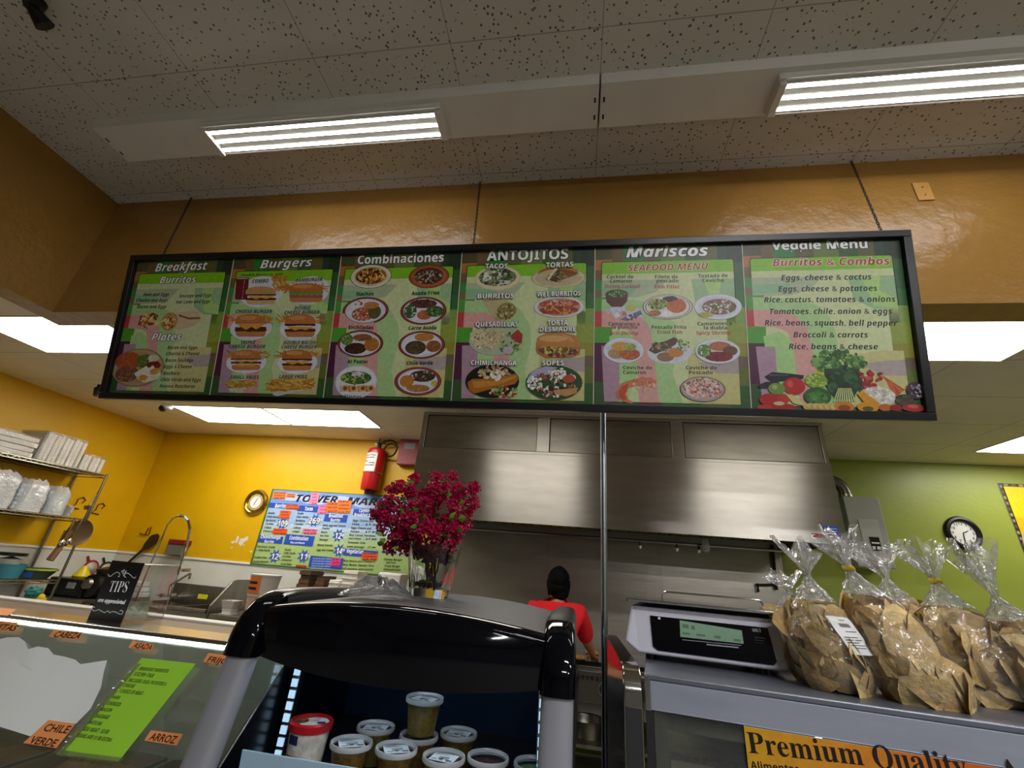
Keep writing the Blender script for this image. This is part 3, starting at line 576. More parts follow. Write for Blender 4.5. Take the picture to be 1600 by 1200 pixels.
F.poly([(155,920),(200,892),(300,900),(395,912),(390,935),(300,945),(200,950)],'#1c1826',px=True); F.poly([(110,975),(160,952),(240,950),(250,968),(180,990),(125,992)],'#221c2a',px=True); F.poly([(180,905),(300,908),(300,914),(180,915)],'#4a4658',px=True)
F.ell(470,945,70,46,'#7a9a34'); F.blobs(rnd,470,945,62,40,['#9ab850','#6a8a2c','#a8c060'],36,.2)
F.ell(800,935,20,22,'#8a1c1c'); F.blobs(rnd,805,930,75,55,['#a02424','#b03434','#8a1c1c','#c04848'],16,.3); F.l+=1
F.ell(335,978,68,52,'#b02420'); F.ell(310,965,18,22,'#d05048'); F.ell(228,995,52,36,'#6a8a3c'); F.ell(215,985,18,14,'#9ab060')
F.ell(478,1042,85,56,'#2f5a26'); F.ell(478,1050,62,40,'#4a7a34'); F.blobs(rnd,478,1045,60,40,['#3a6a2c','#5a8a44','#28501f'],26,.26)
F.ell(190,1062,70,38,'#a8221e'); F.ell(270,1055,40,28,'#b83028'); F.poly([(285,1030),(320,1028),(390,1075),(400,1100),(330,1085)],'#c0c080',px=True)
F.ell(850,1040,108,58,'#ccc8bc'); F.blobs(rnd,850,1038,95,50,['#dcd8cc','#c0bcb0','#e8e4d8','#b0ac9c'],70,.15)
F.poly([(720,1025),(755,1008),(860,1085),(840,1110),(780,1100)],'#cc9022',px=True)
F.ell(1080,1005,58,52,'#3a2a38'); F.blobs(rnd,1085,1005,46,42,['#a898a8','#5a3a50','#c8bcc4','#2a1c28'],34,.24); F.ell(1010,1065,55,36,'#3a3a2c'); F.blobs(rnd,1010,1062,48,30,['#4a5a34','#2c2c24','#5a3a3c'],22,.3)
for i in range(16): F.ell(410+i*12,1105+8*math.sin(i*2),22,16,['#c8a860','#b89850','#d0b878'][i%3])
F.ell(640,1105,62,32,'#c87a1c'); F.ell(640,1112,38,18,'#8a4a14'); F.ell(785,1108,66,32,'#d08a1c'); F.ell(785,1118,34,15,'#4a5a1c'); F.ell(890,1110,40,22,'#b8642a')
F.ell(260,1108,85,24,'#a81f1c'); F.ell(150,1110,45,18,'#b83a28'); F.ell(240,1085,34,12,'#c8b090'); F.ell(1065,1112,72,24,'#a02c2c'); F.ell(1060,1104,34,10,'#c05850'); F.ell(955,1112,40,20,'#8a2428')
panels.append(F)
for F,lb in zip(panels,panel_labels):
    o=F.build('menu_panel',board); o['label']=lb
for u in su[1:-1]: b=new(mat('panel seam strip','#c9bfae',.4)); bar(b,u-.0018,FR,u+.0018,SH-FR,-.003,-.0012); b.build('seam_strip',board,smooth=0)
# chains
for px_,py_,bx,by_,lab in ((297,313,255,398,'thin hanging chain nearest the corner wall, left end of the menu board'),(750,287,740,380,'thin hanging chain at the middle of the menu board'),(1332,258,1375,357,'thin hanging chain at the right end of the menu board')):
    yy=SY-.016; x=PY(px_,py_,yy).x; top=Vector((x,yy,UZ)); 
    L=PP(bx+(bx-px_)*.22,by_+(by_-py_)*.22,sl(0,0,-.03),SN)
    d=L-top; n=int(d.length/.019); b=new(m_blackm); dn=d.normalized(); w1=dn.cross(Vector((1,0,0))).normalized(); w2=Vector((1,0,0))
    for i in range(n):
        c=top+d*((i+.5)/n); s=w1 if i%2 else w2
        b.tube([c+s*(.0048*math.cos(a))+dn*(.0125*math.sin(a)) for a in [2*PI*j/10 for j in range(10)]],.0018,5,closed=True)
    t=b.build('hanging_chain'); tag(t,lab,'chain','menu board chains')
# ================================================================ KITCHEN
# ---- hood
HX0=PY(653,702,4.2).x; HX1=PY(1299,730,4.2).x; HZ=H0+1.11; HB=H0+.447; HY=4.2
t=empty('kitchen_hood',((HX0+HX1)/2,HY+.6,HB),'wide stainless kitchen hood over the griddle, below the menu board','hood')
b=new(m_steel); b.box((HX0,HY,HB),(HX1,HY+.02,HZ)); b.box((HX0,HY+.02,HB),(HX0+.02,BY-.01,HZ)); b.box((HX1-.02,HY+.02,HB),(HX1,BY-.01,HZ)); b.box((HX0+.02,HY+.02,HZ-.02),(HX1-.02,BY-.01,HZ)); b.build('canopy_shell',t,smooth=0)
b=new(m_blackm); b.box((HX0+.02,HY+.03,HZ+.002),(HX1-.02,HY+.04,KZ-.002)); b.use(m_steel)
xs=[HX0]+[PY(x,750,4.2).x for x in (665,840,859,1050,1069,1286)]
xs=[HX0+.02,PY(665,676,4.2).x,PY(840,676,4.2).x,PY(859,676,4.2).x,PY(1050,690,4.2).x,PY(1069,690,4.2).x,PY(1286,700,4.2).x,HX1-.005]
for i in (0,2,4,6): b.box((xs[i]-.005 if i else HX0,HY,HZ+.03),(xs[i+1],HY+.03,KZ-.03))
b.box((HX0,HY,HZ+.0),(HX1,HY+.028,HZ+.03)); b.box((HX0,HY,KZ-.03),(HX1,HY+.028,KZ-.002))
b.build('upper_enclosure',t,smooth=0,bevel=.003)
for i in (1,3,5):
    b=new(brushed(mat('panel steel','#8e8a81',.4,1,var=.14,vscale=3,stretch=(1,1,5)),.7,'Z',.25)); x0,x1=xs[i]+.005,xs[i+1]-.005; z0,z1=HZ+.034,KZ-.034; b.box((x0,HY+.012,z0),(x1,HY+.03,z1)); b.build('access_panel',t,smooth=0,bevel=.004)
b=new(mat('hood dark filter','#2a2723',.5,.8)); b.box((HX0+.02,HY+.25,HB+.12),(HX1-.02,BY-.02,HB+.14))
for i in range(34): x=HX0+.1+i*(HX1-HX0-.2)/33; b.box((x,HY+.27,HB+.105),(x+.02,BY-.03,HB+.12))
b.build('grease_filter',t,smooth=0)
b=new(m_steelh); b.box((HX0+.02,HY+.02,HB-.0),(HX1-.02,HY+.05,HB+.03)); b.build('front_gutter',t,smooth=0)
b=new(m_steel); zz=PY(1000,845,5.0).z; b.tube([(HX0+.3,5.0,zz),(HX1-.15,5.0,zz)],.014,10); p=b.build('suppression_pipe',t)
for x in (1000,1057,1091):
    q=PY(x,848,5.0); b=new(m_chrome); b.tube([(q.x,5.0,zz),(q.x,5.0,zz-.05)],.014,10); b.tube([(q.x,5.0,zz-.05),(q.x,5.0,zz-.08)],[.022,.016],10); b.build('nozzle',p)
# bulb glint in the hood
b=new(m_white); q=PY(1103,855,4.9); b.lathe([(.0,-.05),(.03,-.04),(.04,0),(.03,.05),(.02,.08)],q,16); b.build('hood_lamp',t)
# stainless wall sheets behind the griddle
sx=[HX0+.03]+[PY(x,y,BY-.01).x for x,y in ((857,850),(1033,870))]+[PY(1225,900,BY-.01).x]
for i in range(3):
    b=new(mat('stainless wall sheet','#b9b2a6',.36,.9,bump=.12,bscale=5,var=.14,vscale=1.6,stretch=(1.0,1,5)))
    b.box((sx[i]+.001,BY-.012,.05),(sx[i+1]-.001,BY-.001,HB+.1)); b.box((sx[i+1]-.02,BY-.016,.05),(sx[i+1]-.001,BY-.012,HB+.1)); struct(b,'trim_%d'%(i+2),smooth=0)
# stickers on the hood
p=PY(1322,838,BY-.006)
for (x0,y0,x1,y1),col,lab,tx in (((1298,829,1326,846),'#2c3f9a','blue sticker at the lower right corner of the hood','blue'),((1282,841,1322,850),'#7a1a14','dark red sticker below the blue one at the hood corner','red')):
    t=None
    Fp=Flat((0,HY-.0015,H0),(1,0,0),(0,0,1),m_print,step=1e-4); Fp.rect(x0-14,y0-8,x1-14,y1-8,col)
    a=Fp.uv((x0+x1)/2-14,(y0+y1)/2-8)
    if tx=='blue':
        for k in range(3): Fp.rect(x0-10,y0-4+k*4,x1-18,y0-2+k*4,'#c8cce0')
    else: Fp.text('C',x0-13,y1-9,x0-7,y1-9,6,'#e8e0dc','sb')
    tag(Fp.build('hood_sticker'),lab,'sticker')
# ---- fire suppression pipe at right of the steel sheets
P0=PY(1207,855,BY-.05);P1=PY(1212,912,BY-.05);P2=PY(1184,914,BY-.05);P3=PY(1185,925,BY-.05)
b=new(m_blackm); b.tube([P0+Vector((0,0,.02)),P0,P1,P1+Vector((0,0,-.06))],.016,10); b.tube([P1+Vector((0,0,-.01)),P2,P3],.013,10); b.ball(P1,.026); b.ball(P2,.018); b.tube([P1,P1+Vector((0,.05,0))],.012,8)
tag(b.build('gas_pipe'),'black pipe with an elbow on the steel wall right of the griddle','pipe')
# ---- griddle
GX0,GX1=-1.1,1.35; GY=4.42; GZ=.915
t=empty('griddle',((GX0+GX1)/2,GY+.35,0),'long stainless griddle under the hood where the cook stands','griddle')
b=new(mat('griddle steel','#7c766c',.3,1)); b.box((GX0,GY,.62),(GX1,GY+.75,GZ-.03)); b.box((GX0,GY-.03,GZ-.1),(GX1,GY,GZ-.06)); b.build('body',t,smooth=0,bevel=.006)
b=new(mat('griddle plate','#1c1815',.3,.6)); b.box((GX0+.01,GY+.03,GZ-.03),(GX1-.01,GY+.74,GZ)); b.build('cooking_plate',t,smooth=0)
b=new(m_blackm)
for i in range(60): x=GX0+.02+i*.041; b.box((x,GY-.033,GZ-.125),(x+.018,GY-.001,GZ-.103))
b.build('vent_slots',t,smooth=0)
for i in range(8):
    x=-.98+i*.31 if i!=4 else .262; b=new(m_blackm); b.tube([(x,GY-.002,.73),(x,GY-.045,.73)],[.048,.042],20); k=b.build('control_knob',t); b=new(m_chrome); b.tube([(x,GY-.0005,.73),(x,GY-.012,.73)],.06,24); b.build('knob_ring',k)
b=new(m_steelh)
for x in (GX0+.03,GX1-.08):
    for y in (GY+.05,GY+.65): b.box((x,y,0),(x+.05,y+.05,.62))
b.box((GX0+.03,GY+.05,.3),(GX1-.03,GY+.7,.325)); b.build('stand',t,smooth=0)
# oven cavity shapes beneath: pans on the under shelf
for i,x in enumerate((-.3,.12,.5)):
    b=new(m_steelh); b.lathe([(.0,0),(.13,0),(.16,.12),(.165,.125),(.15,.12),(.12,.01)],(x,GY+.3,.326),24); tag(b.build('steel_pan'),'steel pan on the shelf under the griddle, '+('left','middle','right')[i]+' of three','pan','pans under the griddle')
for i,(px,py) in enumerate(((905,1026),(925,1018))):
    q=PZ(px,py,GZ+.02); q=Vector((q.x,min(max(q.y,GY+.08),GY+.5),GZ)); b=new(mat('toasted bun','#c08a48',.6,var=.25,vscale=30)); b.lathe([(.0,.034),(.04,.031),(.058,.02),(.062,.008),(.05,0),(.0,0)],q,18); tag(b.build('burger_bun'),('toasted bun half on the griddle nearest the black cooler corner','toasted bun half on the griddle under the cook\'s hand')[i],'bun','buns on the griddle')
# ---- yellow wall: poster
Fp=Flat((0,BY-.012,H0),(1,0,0),(0,0,1),m_print,(380,750,5.714),step=1.5e-4)
px0,px1,pz0,pz1=-4.06,-1.93,-.145,.80
def prect(u0,v0,u1,v1,col): Fp.poly([(u0,v0),(u1,v0),(u1,v1),(u0,v1)],col)
pm=(pz0+pz1)/2
prect(px0,pz0,px1,pz1,'#3f6a2e'); prect(px0+.025,pz0+.02,px1-.02,pz1-.012,'#a9c47c'); prect(px0+.025,pm+.02,px1-.02,pz1-.012,'#9dbbe0'); prect(px0+.025,pm+.28,px1-.02,pz1-.012,'#7494d8')
for i in range(10): prect(px0+.025,pm+.02-i*.022,px1-.02,pm+.043-i*.022,['#b8cfe4','#b0c8c8','#b2caac','#aac698','#b4ca8c'][min(i//2,4)])
for i in range(5): x=px0+.3+i*.36; Fp.ell(x,pz1-.09-.03*(i%2),.2,.05,'#b4c4ec',px=False)
Fp.text('TOWER',465,192,838,208,62,'#12141c','sbi',bold=.015); Fp.text('MARKET',918,216,1430,238,62,'#12141c','sbi',bold=.015)
for x0,y0,x1,y1 in ((240,202,475,262),(497,226,668,290),(735,300,922,382),(990,258,1220,330),(148,490,345,572),(385,482,620,594),(905,612,1195,698),(1240,630,1455,668),(605,675,878,800)): Fp.rect(x0,y0,x1,y1,'#2750b4')
for tx,x0,y0,x1,y1,h in (('Burritos',285,246,390,248,34),('Tacos',548,272,620,275,34),('Breakfast',765,334,890,336,30),('Burrito',780,370,865,372,28),('Combination',1035,288,1200,290,30),('Breakfast Burrito',992,322,1210,328,28),('Chimichanga',155,520,330,528,32),('Burrito',190,560,272,564,26),('Combination',412,532,578,542,36),('Rice and Beans',422,566,548,572,18),('Vegetarian',920,650,1070,660,36),('Burger',1370,660,1440,664,28)):
    Fp.text(tx,x0,y0,x1,y1,h,'#eef2fa','sb')
TX='#28301c'
for tx,x0,y0,x1 in (('Asada',222,302,280),('Chile Verde',212,336,315),('Barbacoa',205,368,290),('Carnitas',196,398,272),('Cabeza',188,432,250),('Chicharron',178,464,270),('Asada',484,306,538),('Chile Verde',476,338,580),('Barbacoa',468,370,552),('Carnitas',458,402,534),('Cabeza',448,434,514),('Lengua',438,466,500),
  ('Machaca, Asada',128,602,285),('o Chile Verde',118,634,240),('Asada Fries',98,698,210),('Asada Nachos',88,734,225),('Asada',370,630,425),('Chile Verde',362,660,465),('Carnitas',352,690,425),('Chicharron',344,722,432),('Steak Plate',334,758,432),
  ('Ham, egg and Cheese',712,412,915),('Chorizo',704,440,770),('Bacon',696,474,750),('Hot links',688,506,765),('Sausage',680,540,755),('Bacon Chorizo',664,588,800),('egg and cheese',656,632,808),('Eggs, Cheese and',980,370,1160),('Cactus',972,402,1036),('Eggs, Cheese and',966,436,1142),('Potatoes',958,468,1036),('Rice, Cactus, Tomatoes',948,500,1180),('and onions',942,530,1050),('Tomatoes, Chile',936,566,1090),('onion and eggs',928,602,1080),
  ('Rice Beans and Cheese',898,730,1150),('Rice, Beans, Squash, Broc',890,764,1170),('bell peppers, and Carrots',882,798,1160),('Cheese Burger',1255,716,1420),('and Fries',1275,744,1360),('Single Burger',1262,776,1400),('Cheeseburger',1252,806,1410)):
    Fp.text(tx,x0,y0,x1,y0+(x1-x0)*.04,19,TX,'sb')
for x0,y0,x1 in ((1036,404,1210),(1036,470,1200),(1050,534,1190),(1080,606,1180),(1150,734,1175)): Fp.text('.....$7.99',x0,y0,x1,y0+6,18,TX,'sb')
for k in range(5): Fp.text('Any extra item add or substitute',622-4*k,706+22*k,790-4*k,712+22*k,14,'#b8c4ec','sb')
def star(x,y,r):
    c=Fp.uv(x,y); e=Fp.uv(x+r,y); q=math.hypot(e[0]-c[0],e[1]-c[1]); Fp.poly([(c[0]+q*(1 if i%2 else .55)*math.cos(PI*i/8),c[1]+q*(1 if i%2 else .55)*math.sin(PI*i/8)) for i in range(16)],'#3460c4')
for x,y,tx,w in ((355,385,'109',78),(640,360,'269',92),(850,495,'12',52),(285,680,'12',60),(540,680,'11',60),(860,630,'14',50)):
    star(x,y,58); Fp.text(tx,x-w*.62,y+28,x+w*.42,y+32,54,'#f4f4f2','sb','#141418',.05)
    Fp.text('99',x+w*.45,y+6,x+w*.45+26,y+8,24,'#e8e8f0','sb')
st=[]
def stick(x0,y0,x1,y1,col,lines):
    k0=Fp.mx; Fp.l=k0; Fp.rect(x0,y0,x1,y1,col); h=(y1-y0)/len(lines)
    for i,tx in enumerate(lines): Fp.text(tx,x0+5,y0+h*(i+.78),x1-5,y0+h*(i+.82),h*.48,'#2a1410','sb')
for q in ((275,104,375,172,'#e87a34',('FISH','BURRITO','$8.99')),(395,120,462,158,'#e87a34',('SHRIMP','$13.99')),(612,112,662,222,'#e88ab0',('FISH','TACOS','$3.25','EA')),(385,218,495,264,'#e8622a',('CAR. ASADA','$10.99')),(335,272,412,348,'#e8622a',('SHRIMP','BURRITO','$11.99')),(680,222,748,305,'#e880b0',('LENGUA','TACO','$3.69')),(750,196,848,292,'#e8702a',('CARNE','NACHOS','$12.99')),(848,178,950,300,'#e87a34',('TORTA','CUBANA','MILANESA','$12.99')),(275,430,385,490,'#e8562a',('LENGUA $1','EXTRA')),(540,434,655,488,'#e86a98',('LENGUA TACO','$3.69')),(472,755,568,782,'#d8502a',('$1.00 EXTRA',)),(1066,645,1192,720,'#e0562a',('VEGGIE','COMBO','$9.99')),(795,695,860,775,'#e0408a',('$1.00','$2.00','$.50'))): stick(*q)
pt=empty('wall_menu_poster',((px0+px1)/2,BY-.006,H0+pz0),'blue and green wall menu poster reading TOWER MARKET, covered in price stickers','poster')
b=new(m_white); b.box((px0,BY-.0115,H0+pz0),(px1,BY-.001,H0+pz1)); b.build('board',pt,smooth=0)
Fp.build('print',pt)
# paint chips on the yellow wall
Fp=Flat((0,BY-.0012,H0),(1,0,0),(0,0,1),m_paper,step=1e-4)
for x,y,r in ((373,845,9),(381,842,6),(366,846,4),(378,852,3),(362,856,2),(391,862,2)): Fp.blobs(rnd,x,y,r,r*.5,['#d8d0c0'],5,.5)
tag(Fp.build('paint_chip'),'chipped white patch in the yellow paint under the gold clock','paint chip')
# gold clock
c=PY(401,785,BY); t=empty('wall_clock',(c.x,BY-.001,c.z),'round gold-rimmed clock on the yellow wall left of the poster','clock')
b=new(mat('brass','#b8984a',.22,1)); b.lathe([(.10,.0),(.165,.0),(.168,.012),(.158,.03),(.14,.034),(.128,.024),(.10,.02)],(c.x,BY-.001,c.z),40,ax=(0,-1,0),cap=False); b.build('rim',t)
b=new(mat('gold dial','#c2aa6c',.4,.25)); b.lathe([(.0,.0),(.13,.0),(.13,.021),(.0,.021)],(c.x,BY-.001,c.z),36,ax=(0,-1,0)); d=b.build('dial',t)
b=new(m_white); b.lathe([(.0,.0215),(.075,.0215),(.075,.023),(.0,.023)],(c.x,BY-.001,c.z),32,ax=(0,-1,0),cap=False); b.build('inner_disc',d)
b=new(m_black)
for i in range(12): a=PI*i/6; s,k=math.sin(a),math.cos(a); b.tube([(c.x+s*.1,BY-.0235,c.z+k*.1),(c.x+s*.122,BY-.0235,c.z+k*.122)],.003,4)
b.build('hour_marks',d)
for nm,a,l in (('hour_hand',R(200),.045),('minute_hand',R(20),.065)):
    b=new(m_black); b.tube([(c.x,BY-.026,c.z),(c.x+math.sin(a)*l,BY-.026,c.z+math.cos(a)*l)],.0035,6); b.build(nm,t)
# green wall clock
c=PY(1503,833,BY); t=empty('wall_clock',(c.x,BY-.001,c.z),'round black-rimmed white clock on the green wall','clock')
b=new(m_black); b.lathe([(.118,.0),(.17,.0),(.172,.02),(.16,.036),(.14,.04),(.122,.03),(.118,.012)],(c.x,BY-.001,c.z),40,ax=(0,-1,0),cap=False); b.build('rim',t)
b=new(m_white); b.lathe([(.0,.0),(.125,.0),(.125,.012),(.0,.012)],(c.x,BY-.001,c.z),36,ax=(0,-1,0)); d=b.build('dial',t)
Fc=Flat((c.x,BY-.0135,c.z),(1,0,0),(0,0,1),m_print,step=1e-4)
for i in range(1,13):
    a=PI*i/6; X,Y=math.sin(a)*.095,math.cos(a)*.095; v,f=text_geo(str(i),'sb'); w=max(p[0] for p in v); k=.03/.75; Fc.b.cc=lin('#1a1a1a'); Fc.b.add([Fc.at(X+(p[0]-w/2)*k,Y+(p[1]-.36)*k) for p in v],f)
Fc.build('numerals',d)
for nm,a,l in (('hour_hand',R(65),.055),('minute_hand',R(185),.085)):
    b=new(m_black); b.tube([(c.x,BY-.018,c.z),(c.x+math.sin(a)*l,BY-.018,c.z+math.cos(a)*l)],.004,6); b.build(nm,t)
# right poster
a=PY(1558,755,BY); t=empty('meat_poster',(a.x+.5,BY-.004,a.z-1),'yellow poster with cut meat on the green wall at the right edge','poster')
b=new(m_white); b.box((a.x,BY-.008,a.z-1.0),(a.x+1.1,BY-.001,a.z)); b.build('board',t,smooth=0)
Fp=Flat((a.x,BY-.0085,a.z),(1,0,0),(0,0,1),m_print,step=2e-4)
def pr(u0,v0,u1,v1,col): Fp.poly([(u0,v0),(u1,v0),(u1,v1),(u0,v1)],col)
pr(0,-1,1.1,0,'#3a3424')
for i in range(16): pr(.006,-.06*i-.05,.028,-.06*i-.02,['#8a8470','#6a5a3a','#a89a70'][i%3]); pr(.05+.07*i,-.028,.09+.07*i,-.006,['#8a8470','#6a5a3a','#a89a70'][i%3])
pr(.035,-1,1.07,-.035,'#e8cc0c'); pr(.035,-1,1.07,-.36,'#d8b818')
Fp.ell(.38,-.62,.36,.26,'#c8a8a0',px=False); Fp.ell(.38,-.62,.33,.23,'#a8302c',px=False); Fp.ell(.35,-.5,.22,.06,'#d8b8b0',px=False); Fp.ell(.36,-.72,.2,.1,'#c84038',px=False); Fp.ell(.85,-.6,.2,.2,'#5a7a2c',px=False)
Fp.build('print',t)
# water heater
a=PY(1317,775,5.1);bq=PY(1372,776,5.1);z0=PY(1337,868,5.1).z-.1; hx0,hx1,hz1=a.x,bq.x,a.z
t=empty('water_heater',((hx0+hx1)/2,5.25,z0),'grey tankless water heater on the wall beside the hood','water heater')
m_wh=mat('grey enamel','#a3a49c',.4)
b=new(m_wh); b.box((hx0,5.1,z0),(hx1,BY-.002,hz1)); b.build('case',t,smooth=0,bevel=.008)
b=new(mat('grey enamel trim','#b2b3ab',.4)); u=(hx0+hx1)/2; b.box((u-.08,5.09,z0+.06),(u+.1,5.0995,z0+.46)); c_=b.build('front_recess',t,smooth=0,bevel=.004)
b=new(m_black); b.box((u-.02,5.083,z0+.16),(u+.07,5.0895,z0+.29)); k=b.build('controller',t,smooth=0); b=new(m_white); b.box((u-.01,5.0815,z0+.17),(u+.015,5.083,z0+.2)); b.box((u+.03,5.0815,z0+.17),(u+.06,5.083,z0+.2)); b.box((u-.01,5.0815,z0+.225),(u+.06,5.083,z0+.24)); b.build('display',k,smooth=0)
b=new(mat('flue metal','#6a645a',.35,1)); b.tube([(u-.06,5.25,hz1),(u-.06,5.25,hz1+.06)]+arc((u-.2,5.25,hz1+.06),.14,0,PI/2,6,(1,0,0),(0,0,1))+[(u-.4,5.25,hz1+.2)],.06,18); f=b.build('flue_elbow',t)
b=new(m_wire); b.tube([(u-.06,5.25,hz1+.02),(u-.06,5.25,hz1+.045)],.066,18); b.build('clamp',f)
# fire extinguisher
c=PY(584,735,BY-.11); zt,zb=PY(590,700,BY-.11).z,PY(578,768,BY-.11).z
t=empty('fire_extinguisher',(c.x,BY-.11,zb),'red fire extinguisher hanging on the yellow wall above the poster','fire extinguisher')
m_red=mat('red enamel','#a8161a',.28); rr=.122
b=new(m_red); b.lathe([(.0,.0),(.05,.0),(.07,.01),(rr*.95,.018),(rr,.05),(rr,zt-zb-.09),(rr*.93,zt-zb-.04),(rr*.7,zt-zb-.012),(.03,zt-zb)],(c.x,BY-.11,zb),28); b.build('cylinder',t)
b=new(m_black); b.lathe([(.06,-.035),(.062,0),(.05,.01)],(c.x,BY-.11,zb),20); b.build('foot_ring',t)
b=new(mat('extinguisher label','#d6d2c8',.5)); zz=zb+(zt-zb)*.42
b.grid(lambda p,q:Vector((c.x+math.sin(R(-75+105*p))*(rr+.0012),BY-.11-math.cos(R(-75+105*p))*(rr+.0012),zz+q*.24)),14,2); lb=b.build('label',t)
b=new(m_black)
for k,(w0,w1,h) in enumerate(((.1,.9,.2),(.1,.85,.17),(.15,.5,.12),(.55,.9,.1),(.1,.9,.07))): b.grid(lambda p,q:Vector((c.x+math.sin(R(-75+105*(w0+(w1-w0)*p)))*(rr+.0018),BY-.11-math.cos(R(-75+105*(w0+(w1-w0)*p)))*(rr+.0018),zz+h+q*.012)),8,2)
b.build('label_lines',lb)
b=new(m_blackm); v=Vector((c.x+.01,BY-.11,zt)); b.tube([v,v+Vector((0,0,.06))],.026,12); b.box((v.x-.02,v.y-.05,v.z+.05),(v.x+.1,v.y-.02,v.z+.065)); b.tube([v+Vector((-.01,0,.06)),v+Vector((-.02,0,.16)),v+Vector((.12,-.0,.165))],.009,8); b.build('valve_handle',t)
b=new(m_white); b.tube([v+Vector((-.03,-.01,.04)),v+Vector((-.06,-.03,.05))],.02,10); b.build('gauge',t)
b=new(m_black); b.tube([v+Vector((.02,0,.055)),v+Vector((.06,0,.1))]+arc(v+Vector((.14,0,.0)),.11,R(120),R(-20),12,(1,0,0),(0,0,1))+arc(v+Vector((.16,0,-.02)),.085,R(-35),R(-330),22,(1,0,0),(0,0,1)),.011,8); b.build('hose',t)
b=new(m_steel); b.tube([(c.x-rr-.003,BY-.11,zb+.23)]+[(c.x-math.cos(PI*i/10)*(rr+.003),BY-.11-math.sin(PI*i/10)*(rr+.003),zb+.23) for i in range(1,10)]+[(c.x+rr+.003,BY-.11,zb+.23)],.006,6); b.box((c.x-.03,BY-.014,zb+.1),(c.x+.03,BY-.001,zb+.5)); b.build('wall_bracket',t)
# red suppression box
a=PY(626,686,BY-.12);e=PY(655,724,BY-.12)
t=empty('suppression_box',((a.x+e.x)/2,BY-.06,e.z),'faded red metal control box between the extinguisher and the hood','control box')
b=new(mat('faded red enamel','#8c3438',.5,var=.15,vscale=12)); b.box((a.x,BY-.12,e.z-.02),(a.x+.28,BY-.002,a.z)); b.build('case',t,smooth=0,bevel=.006)
b=new(mat('grey decal','#8a8486',.5)); b.box((a.x+.07,BY-.1215,a.z-.13),(a.x+.22,BY-.1205,a.z-.05)); b.build('decal',t,smooth=0)
# ================================================================ LEFT SIDE OF THE KITCHEN
# ---- wire rack along the left wall
RX0,RX1,RY0,RY1=-6.03,-5.6,2.75,4.49; RZ=(1.10,1.74,2.25)
t=empty('wire_rack',((RX0+RX1)/2,(RY0+RY1)/2,0),'tall chrome wire shelf rack against the left yellow wall','rack')
for x in (RX0,RX1):
    for y in (RY0,RY1): b=new(m_wire); b.tube([(x,y,0),(x,y,RZ[2]+.02)],.013,10); b.build('post',t)
for z in RZ:
    b=new(m_wire)
    for x in (RX0,RX1):
        b.tube([(x,RY0,z),(x,RY1,z)],.005,6); b.tube([(x,RY0,z-.03),(x,RY1,z-.03)],.005,6)
        n=34; b.tube([(x,RY0+(RY1-RY0)*i/n,z-(.03 if i%2 else 0)) for i in range(n+1)],.003,5)
    for y in (RY0,RY1): b.tube([(RX0,y,z),(RX1,y,z)],.005,6); b.tube([(RX0,y,z-.03),(RX1,y,z-.03)],.005,6)
    for i in range(1,60): y=RY0+(RY1-RY0)*i/60; b.tube([(RX0,y,z),(RX1,y,z)],.0022,4,cap=False)
    b.build('wire_shelf',t)
m_wrap=film('wrapping film',gl=.3,rough=.15,milk=.04,bump=.6,bscale=30)
def foam_stack(y0,y1,h,lab,wrap=True,n=8,vert=False):
    x0,x1=RX0+.02,RX1-.02; z=RZ[2]+.008
    t=empty('foam_container_stack',((x0+x1)/2,(y0+y1)/2,z),lab,'food containers','foam containers on the top rack shelf')
    b=new(m_foam)
    for i in range(n):
        if vert: a=y0+(y1-y0)*i/n; b.box((x0+.01,a+.003,z),(x1-.01*(i%2),a+(y1-y0)/n-.004,z+h-.006*(i%3)))
        else: a=z+h*i/n; b.box((x0+.008*(i%2),y0+.006*(i%3),a+.001),(x1-.008*(i%2),y1-.006*((i+1)%3),a+h/n-.005))
    b.build('containers',t,bevel=.008,seg=2)
    if wrap:
        b=new(m_wrap); g=.012
        def f(p,q):
            a=2*PI*p; c,s=math.cos(a),math.sin(a); k=max(abs(c),abs(s)); X=(x0+x1)/2+((x1-x0)/2+g)*c/k*.999; Y=(y0+y1)/2+((y1-y0)/2+g)*s/k; w=noise.noise(Vector((X*14,Y*14,q*4)))*.012
            zz=z+.001+(h+.012)*q
            return Vector((X+w*c,Y+w*s,zz))
        b.grid(f,36,8,closeu=True); b.add([f(i/36,1) for i in range(36)],[tuple(range(36))]); b.build('plastic_wrap',t)
    return t
ys=lambda px,py:PX(px,py,RX1-.02).y
foam_stack(2.95,ys(52,712),.21,'stack of white foam containers on the top rack shelf, at the left picture edge',True,4)
foam_stack(ys(58,715),ys(122,728),.30,'tallest film-wrapped stack of foam containers on the top rack shelf',True,9,True)
foam_stack(ys(124,728),ys(158,737),.17,'low film-wrapped foam stack at the end of the top rack shelf',True,5,True)
m_bagw=film('milky bag',gl=.3,rough=.12,milk=.4,bump=.7,bscale=22); m_cups=mat('white cup stack','#cfd6dc',.5,bump=.4,bscale=30)
ye=ys(112,800); spans=[(2.95,3.42,.34),(3.43,3.78,.36),(3.79,4.06,.33),(4.07,4.28,.30),(4.20,ye,.11)]
